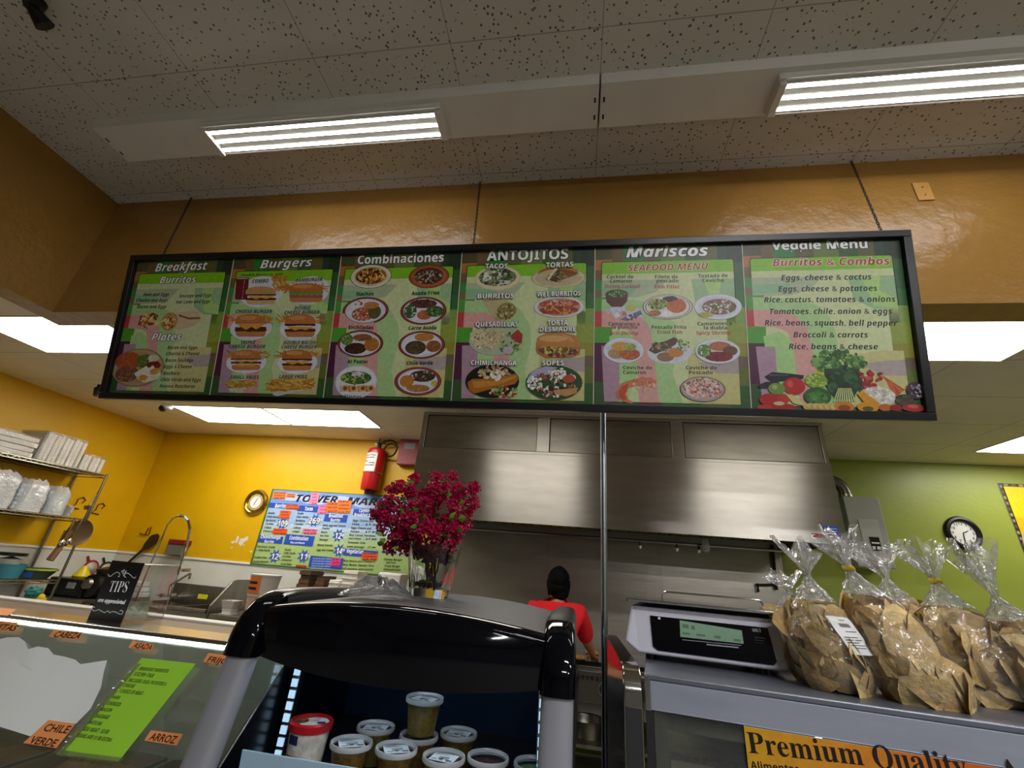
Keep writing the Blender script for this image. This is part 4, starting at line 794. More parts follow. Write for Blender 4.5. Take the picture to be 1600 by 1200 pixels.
for i,(a,c,h) in enumerate(spans[:4]+[(4.29,ye+.02,.12)]):
    z=RZ[1]+.008; lab=['bag of white cups on the middle rack shelf, at the left picture edge','tall bag of white cups on the middle rack shelf, under the leftmost foam stack','crumpled bag of white lids in the middle of the middle rack shelf','upright bag of white lids under the tallest foam stack','small flat bag of lids at the end of the middle rack shelf'][i]
    t=empty('cup_bag',((RX0+RX1)/2,(a+c)/2,z),lab,'bag','plastic bags on the middle rack shelf')
    b=new(m_cups); k=max(1,int((c-a)/.1)); w=(c-a)/k
    for j in range(k):
        for xx in (RX1-.11,RX1-.3): b.lathe([(.0,.002),(w*.42,.004)]+[(w*(.42+.03*(q%2)),.01+(h*.8-.01)*q/12) for q in range(13)]+[(.0,h*.8)],(xx,a+w*(j+.5),z),14)
    b.build('cups',t)
    b=new(m_bagw); cx=(RX0+RX1)/2+.02; rx=(RX1-RX0)/2-.03
    def f(p,q):
        an=2*PI*p; cc,ss=math.cos(an),math.sin(an); k2=(abs(cc)**4+abs(ss)**4)**-.25; pl=1-.06*math.sin(an*7+i)*q-.35*max(0,q-.82)/.18+.1*noise.noise(Vector((cc*2+i,ss*2,q*3)))
        return Vector((cx+rx*cc*k2*pl*.94,(a+c)/2+((c-a)/2-.006)*ss*k2*min(pl,1.02),z+.003+h*q*(1+.12*noise.noise(Vector((cc*3,ss*3+i,1))))))
    b.grid(f,30,10,closeu=True); b.build('plastic_bag',t)
# hanging utensils on the rack end
hz=RZ[1]-.02
def hang(name,lab,cat,fn): 
    o=fn(); return tag(o,lab,cat)
q=PX(123,832,RX1+.03)
b=new(mat('brown pan','#5a4632',.4,.4,var=.2,vscale=10)); b.lathe([(.0,.0),(.10,.002),(.135,.02),(.14,.03),(.13,.026),(.10,.01),(.0,.008)],(RX1+.012,q.y,q.z),28,ax=(1,0,0)); b.tube([(RX1+.03,q.y,q.z+.12),(RX1+.02,q.y,q.z+.28)],[.012,.009],8); tag(b.build('frying_pan'),'brown round frying pan hanging at the end of the rack','pan')
q2=PX(103,838,RX1+.02); b=new(mat('brown wood','#6a4a30',.6,var=.2,vscale=12)); b.box((RX1+.015,q2.y-.045,q2.z-.1),(RX1+.033,q2.y+.045,q2.z+.06)); b.tube([(RX1+.024,q2.y,q2.z+.05),(RX1+.024,q2.y+.01,q2.z+.2)],.014,8); b.tube([(RX1+.024,q2.y-.01,q2.z-.1),(RX1+.024,q2.y-.05,q2.z-.25)],[.03,.035],8); tag(b.build('wooden_paddle',bevel=.004),'brown wooden paddle hanging in front of the rack shelf','paddle')
for i,(x0,y0,x1,y1,lab) in enumerate(((117,812,97,848,'steel ladle hanging on the rack, left of the pair'),(133,805,108,846,'steel ladle hanging on the rack, right of the pair, across the pan'))):
    A=PX(x0,y0,RX1+.06);B_=PX(x1,y1,RX1+.06); b=new(m_chrome); b.tube([A,B_],.006,8); b.ball(B_,(.02,.035,.035),10,6); tag(b.build('ladle'),lab,'ladle','ladles hanging on the rack')
A=PX(162,757,-5.72);B_=PX(138,790,-5.72); b=new(m_wire); b.tube([A,B_],.007,8); b.tube([B_,B_+Vector((0,.005,-.045))],[.035,.03],14); tag(b.build('measuring_scoop'),'small round steel scoop hanging inside the rack end','scoop')
m_hook=mat('rusty hook','#5c1f12',.5,.4)
for px,py,lab in ((120,785,'dark wire hook on the left wall, inside the rack end'),(151,794,'dark wire hook on the left wall, right of the rack end')):
    q=PX(px,py,LX+.012); b=new(m_hook); b.tube([q+Vector((0,.06,-.07)),q+Vector((0,-.04,-.06)),q+Vector((0,.0,-.02)),q+Vector((0,.0,.04)),q+Vector((0,.05,.07)),q+Vector((0,.09,.04)),q+Vector((0,.06,.0))],.006,6); tag(b.build('wall_hook'),lab,'hook')
q=PY(229,830,BY-.012); b=new(m_hook); b.tube([q+Vector((-.09,0,-.03)),q+Vector((-.06,0,-.04)),q+Vector((.0,0,-.045)),q+Vector((.01,0,.04)),q+Vector((.05,0,.06)),q+Vector((.05,0,-.045)),q+Vector((.0,0,-.045))],.006,6); tag(b.build('wall_hook'),'dark wire hook on the back wall above the paddle','hook')
# lower rack shelf
z=RZ[0]+.006
def bowl(name,px,py,r,h,col,lab,rim=None,zz=None,r0=.62,Xp=-5.82,cat='bowl'):
    y=PX(px,py,Xp).y; zz=z if zz is None else zz
    m=mat('bowl '+col,col,.4); b=new(m); b.lathe([(.0,.0),(r*r0,.0),(r,h),(r*1.03,h),(r*1.03,h+.006),(r*.97,h+.006),(r*r0*.95,.008),(.0,.008)],(Xp,y,zz),28)
    if rim: b.use(mat('bowl '+rim,rim,.4)); b.lathe([(r*1.0,h-.012),(r*1.04,h-.008),(r*1.045,h+.006),(r*1.0,h+.008)],(Xp,y,zz),28,cap=False)
    return tag(b.build(name),lab,cat),y
_,yb=bowl('mixing_bowl',62,885,.165,.09,'#4c5244','dark green mixing bowl with a lime rim on the lower rack shelf','#a8c83c')
bowl('plastic_bowl',56,880,.085,.05,'#2a6ac8','bright blue plastic bowl resting inside the lime-rimmed bowl',zz=z+.009,Xp=-5.8)
_,yt=bowl('plastic_tub',12,892,.125,.13,'#3f7f8e','teal plastic tub on the lower rack shelf at the left picture edge',r0=.8,cat='tub')
t=empty('storage_bucket',(-5.86,yt-.0,z+.01),'clear bucket with a black lid standing in the teal tub','bucket')
b=new(mat('cloudy plastic','#9a9a8e',.3)); b.lathe([(.0,.0),(.075,.0),(.088,.17),(.0,.2)],(-5.86,yt-.0,z+.01),24); b.build('bucket',t); b=new(m_black); b.lathe([(.0,.0),(.118,.0),(.118,.03),(.0,.034)],(-5.86,yt,z+.211),24); b.build('lid',t)
# things under the rack shelf
for i,(px,py,col,lab) in enumerate(((52,925,'#2f7a74','teal cloth lump below the lower rack shelf'),(60,938,'#c8a820','yellow cloth below the lower rack shelf'))):
    q=PX(px,py,-5.55); b=new(mat('cloth '+col,col,.9,bump=.4,bscale=20)); b.ball((q.x,q.y,q.z),(.06,.06,.05),14,10,.5,i+3); 
    tag(b.build('kitchen_cloth'),lab,'cloth')
# ---- corner counter and black machine
CZ=.93
t=empty('corner_counter',(-5.55,4.95,0),'steel corner counter between the rack and the sink','counter')
b=new(m_steelh); b.box((LX+.03,4.56,CZ-.04),(-5.28,BY-.02,CZ)); b.build('top',t,smooth=0,bevel=.004)
b=new(m_steelh)
for x in (LX+.06,-5.35):
    for y in (4.6,BY-.1): b.box((x,y,0),(x+.04,y+.04,CZ-.04))
b.build('legs_frame',t,smooth=0)
t=empty('kitchen_machine',(-5.5,4.72,CZ),'black kitchen machine on the corner counter beside the tip sign','machine')
b=new(m_black); b.box((-5.9,4.62,CZ),(-5.42,4.9,CZ+.19)); b.build('body',t,smooth=0,bevel=.02)
b=new(m_black); b.tube([(-5.38,4.66,CZ+.13),(-5.38,4.9,CZ+.13)],.12,22); b.lathe([(.0,0),(.08,0),(.1,.06),(.0,.09)],(-5.38,4.78,CZ+.245),18); h_=b.build('motor_head',t)
b=new(m_steelh); b.tube([(-5.4,4.62,CZ+.15),(-5.4,4.655,CZ+.15)],[.05,.06],18); b.build('front_ring',h_)
b=new(mat('grey label','#8a8a86',.5)); b.box((-5.62,4.612,CZ+.09),(-5.52,4.6195,CZ+.15)); b.build('label',t,smooth=0)
q=PX(121,907,-5.75); b=new(mat('yellow plastic','#c8b010',.4)); b.lathe([(.0,.0),(.075,.0),(.085,.02),(.02,.13),(.0,.13)],(-5.66,4.76,CZ+.191),18); tag(b.build('yellow_funnel'),'yellow funnel standing on top of the black kitchen machine','funnel')
t=empty('cutting_board_stack',(-5.6,5.2,CZ),'stack of white cutting boards on the corner counter','cutting boards')
for i in range(3): b=new(m_white); b.box((-5.62+.02*i,5.22,CZ+.2*0+.06*i),(-5.3-.02*i,5.38,CZ+.05+.06*i)); b.build('board',t,smooth=0,bevel=.006)
for px,py,col,lab in ((141,888,'#9c2a30','red-rimmed round sieve hanging on the left white wall board'),(165,890,'#26241f','dark-rimmed round sieve beside the red one')):
    q=PX(px,py,LX+.018); t=empty('hanging_sieve',q,lab,'sieve','sieves on the wall board')
    b=new(mat('sieve rim '+col,col,.4)); b.tube([q+Vector((0,math.cos(a)*.085,math.sin(a)*.085)) for a in [2*PI*i/20 for i in range(20)]],.014,8,closed=True); b.tube([q+Vector((0,-.05,.08)),q+Vector((0,-.09,.14))],.01,8); b.build('rim',t)
    b=new(mat('sieve mesh','#b0aca2',.5,.3)); b.lathe([(.0,.045),(.05,.03),(.085,.0)],q,20,ax=(1,0,0),cap=False); b.build('mesh',t)
# paddle by the back wall
A=PY(240,842,BY-.06);B_=PY(205,874,BY-.06);D=PY(228,853,BY-.06); d=(A-D).normalized(); nn=Vector((-d.z,0,d.x))
b=new(mat('dark wood','#2c1a10',.5,var=.2,vscale=10)); pts=[D-d*.06+nn*.018,D+nn*.05,D+d*.1+nn*.075,A+d*.02+nn*.06,A+d*.07+nn*.02,A+d*.07-nn*.02,A+d*.02-nn*.06,D+d*.1-nn*.075,D-nn*.05,D-d*.06-nn*.018]
b.prism(pts,(0,.018,0)); b.tube([D-d*.05+Vector((0,.009,0)),B_+Vector((0,.009,0))-d*.25],.017,8); tag(b.build('wooden_oar',bevel=.004),'dark wooden stirring paddle leaning on the back wall by the sink','paddle')
# soap dispenser on the wall
a=PY(266,846,BY-.09);e=PY(287,866,BY-.09)
t=empty('soap_dispenser',((a.x+e.x)/2,BY-.05,e.z),'grey and red dispenser on the back wall behind the spray faucet','dispenser')
b=new(mat('grey tin','#6a6a5c',.5)); b.box((a.x-.02,BY-.1,e.z-.02),(e.x-.04,BY-.002,a.z-.03)); b.build('body',t,smooth=0,bevel=.006)
b=new(mat('red plastic','#7e1c28',.4)); b.box((a.x-.01,BY-.11,a.z-.029),(e.x-.02,BY-.002,a.z+.03)); b.build('cap',t,smooth=0,bevel=.008)
# ---- sink
X0s,X1s=-4.98,-3.86; YS=4.72; 
t=empty('sink_unit',((X0s+X1s)/2,5.05,0),'stainless sink with high splash under the yellow wall','sink')
b=new(m_steelh); zb=H0-.455; zr=.93
b.box((X0s,BY-.05,zr-.02),(X1s,BY-.022,zb+.03)); b.build('backsplash',t,smooth=0,bevel=.006)
zs=PY(352,904,5.0).z
b=new(m_steelh); b.prism([(X1s,YS,zr-.3),(X1s,YS,zr+.06),(X1s,YS+.22,zs-.02),(X1s,YS+.3,zs),(X1s,BY-.03,zs),(X1s,BY-.03,zr-.3)],(-.025,0,0)); b.build('side_splash',t,smooth=0,bevel=.004)
b=new(m_steelh); b.box((X0s,YS,zr-.3),(X1s-.026,YS+.03,zr)); b.box((X0s,YS,zr-.3),(X0s+.03,BY-.05,zr)); b.box((X0s,YS+.03,zr-.3),(X1s-.026,BY-.05,zr-.28)); b.box((-4.42,YS+.03,zr-.28),(-4.38,BY-.05,zr)); b.tube([(X0s,YS,zr),(X1s-.03,YS,zr)],.022,12); b.build('basin',t,smooth=30)
b=new(m_steelh)
for x in (X0s+.05,X1s-.1): b.tube([(x,YS+.06,0),(x,YS+.06,zr-.3)],.02,10); b.tube([(x,BY-.1,0),(x,BY-.1,zr-.3)],.02,10)
b.build('legs_frame',t)
a=PY(309,928,5.34); b=new(mat('yellow sticker','#d8d020',.5)); b.box((a.x,BY-.055,a.z-.05),(a.x+.13,BY-.051,a.z)); b.build('sticker',t,smooth=0)
# spray faucet
W_=[(236,880),(250,848),(262,820),(270,810),(280,806),(289,807),(295,814),(297,826),(294,842),(290,856)]
pts=[PY(x,y,5.2) for x,y in W_]
t=empty('spray_faucet',(pts[0].x,5.2,pts[0].z-.3),'tall chrome pre-rinse faucet with a spring hose arching over the sink','faucet')
b=new(m_chrome); b.tube([pts[0]+Vector((-.02,.0,-.45))]+pts[:5],.011,10); b.build('riser',t)
b=new(m_chrome); L=[]
fine=[]
for i in range(4,len(pts)-1):
    for k in range(10): fine.append(pts[i].lerp(pts[i+1],k/10))
fine.append(pts[-1])
for i,p in enumerate(fine):
    dd=(fine[min(i+1,len(fine)-1)]-fine[max(i-1,0)]).normalized(); u=dd.cross(Vector((0,1,0))).normalized(); w=dd.cross(u)
    for k in range(8): a=2*PI*k/8; L.append(p+(fine[min(i+1,len(fine)-1)]-p)*k/8+u*.017*math.cos(a)+w*.017*math.sin(a))
b.tube(L,.0036,5); b.build('spring',t)
b=new(m_blackm); b.tube(fine,.011,8); b.build('hose',t)
e=pts[-1]; f=PY(282,884,5.2); b=new(m_chrome); b.tube([e,e.lerp(f,.3),f],[.016,.02,.01],12); b.build('spray_head',t)
b=new(m_chrome); f2=PY(278,898,5.2); b.tube([f,f2],.012,8); b.tube([f2+Vector((-.03,0,.05)),f2+Vector((.06,.1,.06))],.02,10); b.build('valve',t)
# swivel faucet
pv=PY(268,913,5.2);tp=PY(297,896,5.1);base=PY(264,930,5.25)
t=empty('swivel_faucet',base,'low chrome swivel tap with two handles over the sink','faucet')
b=new(m_chrome); b.tube([base+Vector((0,.08,0)),base,pv+Vector((0,.0,-.02)),pv,tp,tp+Vector((.02,-.01,0)),tp+Vector((.022,-.01,-.06))],[.02,.02,.018,.015,.013,.013,.014],12); b.build('spout',t)
for s in (-1,1): b=new(m_chrome); h=base+Vector((s*.1,.02,-.01)); b.tube([base,h],.016,8); b.tube([h+Vector((0,-.03,0)),h+Vector((0,.09,0))],.022,12); b.tube([h+Vector((-.04,-.035,0)),h+Vector((.04,-.035,.01))],.009,8); b.build('tap_handle',t)
# ---- prep table along the yellow wall, with buckets and boxes
TX0,TX1=-3.75,-1.75; TZ=.93; OZ=PY(480,918,5.15).z
t=empty('prep_table',((TX0+TX1)/2,5.0,0),'stainless prep table with an overshelf under the wall poster','table')
b=new(m_steelh); b.box((TX0,4.6,TZ-.04),(TX1,BY-.02,TZ)); b.build('tabletop',t,smooth=0,bevel=.004)
b=new(m_steelh); b.box((-3.15,4.95,OZ-.03),(TX1,BY-.02,OZ)); 
for x in (-3.12,TX1-.05): b.box((x,5.1,TZ),(x+.03,5.14,OZ-.03))
b.build('overshelf',t,smooth=0,bevel=.003)
for x in (TX0+.04,TX1-.08):
    for y in (4.65,BY-.1): b=new(m_steelh); b.tube([(x,y,0),(x,y,TZ-.04)],.022,10); b.build('leg',t)
def bucket(name,px0,px1,py0,py1,Y,lab,lcol,frost,zb0=None):
    a=PY(px0,py1,Y);c=PY(px1,py0,Y); r=(c.x-a.x)/2; cx=(a.x+c.x)/2; z0=a.z if zb0 is None else zb0;h=c.z-z0
    t=empty(name,(cx,Y,z0),lab,'bucket')
    b=new(frost); b.lathe([(.0,.0),(r*.84,.0),(r*.97,h*.9),(.0,h*.9)],(cx,Y,z0),26); b.build('body',t)
    b=new(m_wrap); b.lathe([(r*.98,h*.88),(r*1.02,h*.9),(r*1.02,h),(r*.95,h*1.01),(.0,h)],(cx,Y,z0),26,cap=False); b.use(m_white); b.lathe([(r*.96,h*.885),(r*1.015,h*.89),(r*1.015,h*.95),(r*.96,h*.955)],(cx,Y,z0),26); b.build('lid',t)
    if lcol:
        b=new(mat('label '+lcol,lcol,.5)); b.grid(lambda p,q:Vector((cx+math.sin(R(-55+75*p))*(r*(.86+.1*q)+.002),Y-math.cos(R(-55+75*p))*(r*(.86+.1*q)+.002),z0+h*(.05+.8*q))),10,3); l=b.build('label',t)
        b=new(m_black)
        for k in (.5,.24): b.grid(lambda p,q:Vector((cx+math.sin(R(-48+55*p))*(r*(.87+.1*(k+.12*q))+.003),Y-math.cos(R(-48+55*p))*(r*(.87+.1*(k+.12*q))+.003),z0+h*(k+.12*q))),8,2)
        b.build('label_lines',l)
    return t
m_frost=mat('frosted plastic','#c4bcb4',.4,subs=.2); m_frostp=mat('pinkish frosted plastic','#c09a8c',.4,subs=.2)
zt=PY(400,927,4.75).z
b=new(m_steelh); 
bk=bucket('deli_bucket',388,438,898,928,4.75,'clear lidded bucket with an orange label standing on another bucket','#d8702a',m_frost,PY(400,929,4.75).z+.004)
a=PY(385,947,4.75); bk2=bucket('deli_bucket',378,428,929,972,4.75,'pinkish lidded bucket under the orange-labelled one',None,m_frostp,TZ+.001)
q=PY(360,948,4.72); b=new(m_frost); b.box((q.x-.07,4.66,TZ),(q.x+.07,4.8,TZ+.004)); b.add([(q.x-.05,4.68,q.z-.04),(q.x+.05,4.68,q.z-.04),(q.x+.05,4.78,q.z-.04),(q.x-.05,4.78,q.z-.04),(q.x-.075,4.655,q.z+.06),(q.x+.075,4.655,q.z+.06),(q.x+.075,4.805,q.z+.06),(q.x-.075,4.805,q.z+.06)],[(0,3,2,1),(0,1,5,4),(1,2,6,5),(2,3,7,6),(3,0,4,7)]); b.use(m_foam).box((q.x-.055,4.675,q.z-.035),(q.x+.055,4.785,q.z+.03)); b.use(m_white).box((q.x-.05,4.68,TZ+.004),(q.x+.05,4.78,q.z-.04)); tag(b.build('small_tub',smooth=0),'small white square tub beside the stacked buckets','tub')
m_kraft=mat('brown cardboard','#5c4228',.8,var=.2,vscale=20); m_kraftd=mat('brown cardboard edge','#2e2014',.8)
def tray_stack(x0,x1,y0,y1,z,n,dz,lab,m1,m2,grp,nm,cat):
    t=empty(nm,((x0+x1)/2,(y0+y1)/2,z),lab,cat,grp)
    for i in range(n):
        o=.008*((i*7)%3); b=new(m1); b.box((x0+o,y0+o,z+dz*i),(x1-o,y1,z+dz*(i+1)-.006)); b.use(m2).box((x0+.01,y0+.012,z+dz*(i+1)-.006),(x1-.01,y1,z+dz*(i+1))); b.build('tray',t,smooth=0)
a=PY(469,916,5.1);c=PY(492,896,5.1); tray_stack(a.x,c.x,5.02,5.3,OZ,4,.045,'taller left stack of brown cardboard trays on the overshelf',m_kraft,m_kraftd,'brown tray stacks','cardboard_tray_stack','food trays')
a=PY(495,918,5.1);c=PY(514,902,5.1); tray_stack(a.x,c.x,5.02,5.3,OZ,3,.045,'lower right stack of brown cardboard trays on the overshelf',m_kraft,m_kraftd,'brown tray stacks','cardboard_tray_stack','food trays')
def clam(x0,x1,z,n,lab,h=.055):
    t=empty('foam_clamshell_stack',((x0+x1)/2,5.15,z),lab,'food containers','foam clamshells on the overshelf')
    for i in range(n):
        b=new(m_foam); o=.006*(i%2); b.box((x0+o,5.03,z+h*i),(x1-o,5.28,z+h*(i+.42))); b.box((x0-.006+o,5.02,z+h*(i+.42)),(x1+.006-o,5.29,z+h*(i+.52))); b.box((x0+o,5.03,z+h*(i+.52)),(x1-o,5.28,z+h*(i+.98))); b.build('clamshell',t,smooth=0,bevel=.006)
x=lambda px,py=918:PY(px,py,5.1).x
clam(x(517),x(533),OZ,2,'low stack of white foam clamshells beside the brown trays'); clam(x(536),x(560),OZ,4,'tall stack of white foam clamshells under the poster'); 
# napkin/cup dispenser frame by the flowers
a=PY(585,945,5.0);c=PY(624,900,5.0)
t=empty('paper_towel_dispenser',((a.x+c.x)/2,5.2,OZ),'white dispenser with a grey window behind the glass vase','dispenser')
b=new(m_white); b.box((a.x-.05,5.06,OZ),(c.x,5.3,c.z+.02)); b.build('body',t,smooth=0,bevel=.02)
b=new(mat('grey window','#9a988e',.3)); b.box((a.x+.05,5.052,OZ+.02),(c.x-.03,5.0595,c.z-.06)); b.build('window',t,smooth=0)
# ================================================================ COOK
def skin(name,vs,es,m,parent,sub=2):
    me=bpy.data.meshes.new(name); me.from_pydata([v[0] for v in vs],es,[]); o=bpy.data.objects.new(name,me); C.objects.link(o)
    sk=o.modifiers.new('s','SKIN'); sk.use_smooth_shade=True; ss=o.modifiers.new('b','SUBSURF'); ss.levels=sub; ss.render_levels=sub
    for i,v in enumerate(vs):
        d=me.skin_vertices[0].data[i]; r=v[1]; d.radius=(r,r) if not isinstance(r,tuple) else r; d.use_root=(i==0)
    bpy.context.view_layer.update(); m2=bpy.data.meshes.new_from_object(o.evaluated_get(bpy.context.evaluated_depsgraph_get()))
    o.modifiers.clear(); o.data=m2; bpy.data.meshes.remove(me); m2.name=name; m2.materials.clear(); m2.materials.append(m)
    off=Vector((0,0,0)); p=parent
    while p is not None: off=off+p.location; p=p.parent
    for v in m2.vertices: v.co-=off
    m2.polygons.foreach_set('use_smooth',[True]*len(m2.polygons)); o.parent=parent; return o
m_skin=mat('skin','#a86e4c',.5,subs=.15); m_red_shirt=mat('red cotton','#d0101c',.85,bump=.25,bscale=14,var=.08,vscale=6); m_pants=mat('dark trousers','#14161c',.85); m_hair=mat('black hair','#030303',.75,bump=.6,bscale=70,spec=.12)
t=empty('person',(-.16,3.98,0),'cook in a red shirt with short black hair, seen from behind at the griddle','person')
px_=-.15
V=[((px_,3.975,.95),(.11,.07)),((px_,3.985,1.1),(.1,.065)),((px_,4.02,1.26),(.11,.065)),((px_+.005,4.04,1.375),(.06,.06)),((px_+.005,4.06,1.43),(.048,.052)),((px_+.01,4.075,1.5),(.07,.085)),((px_+.01,4.08,1.565),(.072,.09)),((px_+.01,4.075,1.6),(.045,.055)),
 ((px_+.18,4.02,1.3),.05),((.10,4.16,1.1),.045),((.155,4.38,.985),.03),
 ((px_-.18,4.02,1.3),.05),((px_-.27,4.12,1.07),.045),((px_-.17,4.36,1.0),.03),
 ((px_+.09,3.97,.88),.1),((px_+.1,3.99,.49),.062),((px_+.1,3.95,.09),.042),((px_+.11,4.08,.04),.035),
 ((px_-.09,3.97,.88),.1),((px_-.1,3.99,.49),.062),((px_-.1,3.95,.09),.042),((px_-.11,4.08,.04),.035)]
E_=[(0,1),(1,2),(2,3),(3,4),(4,5),(5,6),(6,7),(2,8),(8,9),(9,10),(2,11),(11,12),(12,13),(0,14),(14,15),(15,16),(16,17),(0,18),(18,19),(19,20),(20,21)]
def hand(w,d,up,side,sg):
    """palm and five fingers as branches appended to the body"""
    i0=len(V); palm=w+d*.05; V.append((palm,(.028,.016))); 
    for k,(of,ln) in enumerate(((-.027,.062),(-.009,.072),(.009,.068),(.026,.052))):
        a=palm+d*.035+side*of; b1=a+d*ln*.5-up*.004; c1=b1+d*ln*.4-up*.02; j=len(V); V.extend([(a,.0095),(b1,.0085),(c1,.0075)]); E_.extend([(i0,j),(j,j+1),(j+1,j+2)])
    a=w+d*.03-side*.03*sg; b1=a+d*.03-side*.022*sg-up*.006; j=len(V); V.extend([(a,.0105),(b1,.009),(b1+d*.025-up*.012,.008)]); E_.extend([(i0,j),(j,j+1),(j+1,j+2)])
    return i0
dr=(Vector((.155,4.38,.985))-Vector((.10,4.16,1.1))).normalized(); up=Vector((0,.4,1)).normalized(); E_.append((10,hand(Vector((.155,4.38,.985)),dr,up,dr.cross(up).normalized(),1)))
dl=(Vector((px_-.17,4.36,1.0))-Vector((px_-.27,4.12,1.07))).normalized(); E_.append((13,hand(Vector((px_-.17,4.36,1.0)),dl,up,dl.cross(up).normalized(),-1)))
body=skin('body',V,E_,m_skin,t)
SHV=[((px_,3.97,.9),(.165,.125)),((px_,3.975,1.08),(.16,.125)),((px_,4.01,1.24),(.175,.125)),((px_+.003,4.035,1.35),(.095,.085)),((px_+.004,4.04,1.405),(.066,.066)),((px_+.19,4.02,1.3),.082),((px_+.235,4.11,1.17),.072),((.098,4.17,1.09),.066),((px_-.19,4.02,1.3),.082),((px_-.25,4.09,1.15),.07),((px_-.27,4.13,1.06),.066)]
skin('shirt',SHV,[(0,1),(1,2),(2,3),(3,4),(2,5),(5,6),(6,7),(2,8),(8,9),(9,10)],m_red_shirt,t)
skin('trousers',[((px_,3.97,.93),(.155,.12)),((px_+.09,3.97,.85),.115),((px_+.1,3.99,.48),.082),((px_+.1,3.96,.1),.066),((px_-.09,3.97,.85),.115),((px_-.1,3.99,.48),.082),((px_-.1,3.96,.1),.066)],[(0,1),(1,2),(2,3),(0,4),(4,5),(5,6)],m_pants,t)
b=new(m_hair); hc=Vector((px_+.01,4.07,1.535))
b.ball(hc+Vector((0,-.014,.01)),(.092,.108,.102),28,20,.06,2); b.ball(hc+Vector((0,-.034,-.05)),(.088,.08,.09),28,18,.08,5); b.ball(hc+Vector((0.01,-.04,-.1)),(.07,.06,.06),20,14,.15,9)
for s in (-1,1): b.tube([hc+Vector((s*.08,-.02,.0)),hc+Vector((s*.085,-.015,-.05)),hc+Vector((s*.076,-.02,-.125))],[.018,.014,.005],8)
b.build('hair',t)
b=new(m_skin)
for s in (-1,1): b.ball(hc+Vector((s*.086,.015,-.03)),(.012,.02,.032),12,8)
b.ball(hc+Vector((0,.118,-.035)),(.013,.02,.022),10,8); b.build('ears_and_nose',t)
b=new(m_white)
for s in (-1,1): b.ball(hc+Vector((s*.032,.094,-.005)),(.014,.008,.008),10,6)
e=b.build('eyes',t); b=new(m_black)
for s in (-1,1): b.ball(hc+Vector((s*.032,.101,-.005)),(.006,.004,.006),8,6); b.box(hc+Vector((s*.032-.018,.095,.016)),hc+Vector((s*.032+.018,.101,.022)))
b.use(mat('lips','#8a4a40',.5)).ball(hc+Vector((0,.1,-.078)),(.024,.008,.007),10,6); b.build('eye_and_mouth_marks',t)
b=new(m_blackm)
for s in (-1,1): b.ball((px_+s*.105,4.02,.045),(.05,.135,.045),16,8)
b.build('shoes',t)
# ---- pole between kitchen and counter
q=PY(944,900,1.9); b=new(mat('galvanised steel','#8a8f96',.35,1)); b.tube([(q.x,1.9,0),(q.x,1.9,KZ)],.0125,14); b.use(m_steelh).tube([(q.x,1.9,0),(q.x,1.9,.01)],.05,18); b.use(m_steelh).tube([(q.x,1.9,KZ-.01),(q.x,1.9,KZ)],.04,18); tag(b.build('support_pole'),'thin steel pole from the kitchen ceiling down beside the scale cabinet','pole')
# dome camera under the kitchen ceiling
q=PZ(262,633,KZ); t=empty('security_camera',(q.x,q.y,KZ),'small white dome camera under the kitchen ceiling, below the left end of the menu board','camera')
b=new(m_white); b.lathe([(.0,.0),(.06,.0),(.062,-.02),(.05,-.045),(.0,-.045)],(q.x,q.y,KZ),24); b.build('base',t); b=new(m_black); b.ball((q.x-.02,q.y-.025,KZ-.05),(.042,.042,.042),18,12); b.build('lens_ball',t)
q=PZ(158,602,KZ); b=new(m_black); b.tube([(q.x,q.y,KZ),(q.x,q.y,KZ-.05)],.03,12); b.tube([(q.x,q.y,KZ-.05),(q.x+.02,q.y-.02,KZ-.13)],[.045,.02],12); tag(b.build('ceiling_sprinkler'),'small dark fitting under the kitchen ceiling by the left edge of the menu board','ceiling fitting')
# ================================================================ DELI CASE
def xf(b,mx): b.v=[mx@p for p in b.v]; return b
DA=R(58); DP=Vector((0,1.65,1.24)); DV=Vector((0,math.cos(DA),math.sin(DA))); DU=Vector((1,0,0)); DN=DU.cross(DV)
DX0,DX1=-3.3,-.905; GL=.78
m_pane=film('case glass',col=(.93,.97,.95),gl=.16,rough=.02,milk=.02,bump=0)
m_alu=mat('aluminium','#c6c6c4',.22,1)
t=empty('deli_case',((DX0+DX1)/2,1.75,0),'refrigerated deli case with a sloped glass front on the left','display case')
dp=lambda x,v,n=0:DP+DU*x+DV*v+DN*n
b=new(m_pane); b.prism([dp(DX0,0),dp(DX1,0),dp(DX1,-GL),dp(DX0,-GL)],-DN*.006); b.build('front_glass',t,smooth=0)
b=new(m_alu); b.box((DX0,1.64,1.236),(DX1,1.662,1.25)); b.box((DX0,1.71,1.228),(DX1,1.84,1.2405)); b.build('top_rail',t,smooth=0,bevel=.003)
b=new(mat('tan ledge','#6b5028',.5,var=.1,vscale=8,stretch=(1,12,1))); b.box((DX0,1.84,1.215),(DX1,2.0,1.24)); b.build('wood_ledge',t,smooth=0)
b=new(mat('white cutting board','#ecebe6',.35)); b.box((DX0,2.0,1.2),(DX1,2.07,1.25)); b.build('rear_cutting_board',t,smooth=0,bevel=.004)
b=new(mat('deli lining','#a3a69c',.45,var=.12,vscale=3)); b.box((DX0,2.05,.5),(DX1,2.09,1.2)); b.box((DX0,1.24,.42),(DX1,2.05,.5)); b.box((DX0,1.28,.5),(DX1,2.05,.62))
b.build('inner_lining',t,smooth=0)
for xe in (DX0,DX1-.014):
    b=new(m_steelh); b.prism([(xe,1.64,1.234),(xe,2.05,1.214),(xe,2.05,.5),(xe,1.25,.5),(xe,1.255,.62)],(.014,0,0)); b.build('end_panel',t,smooth=0)
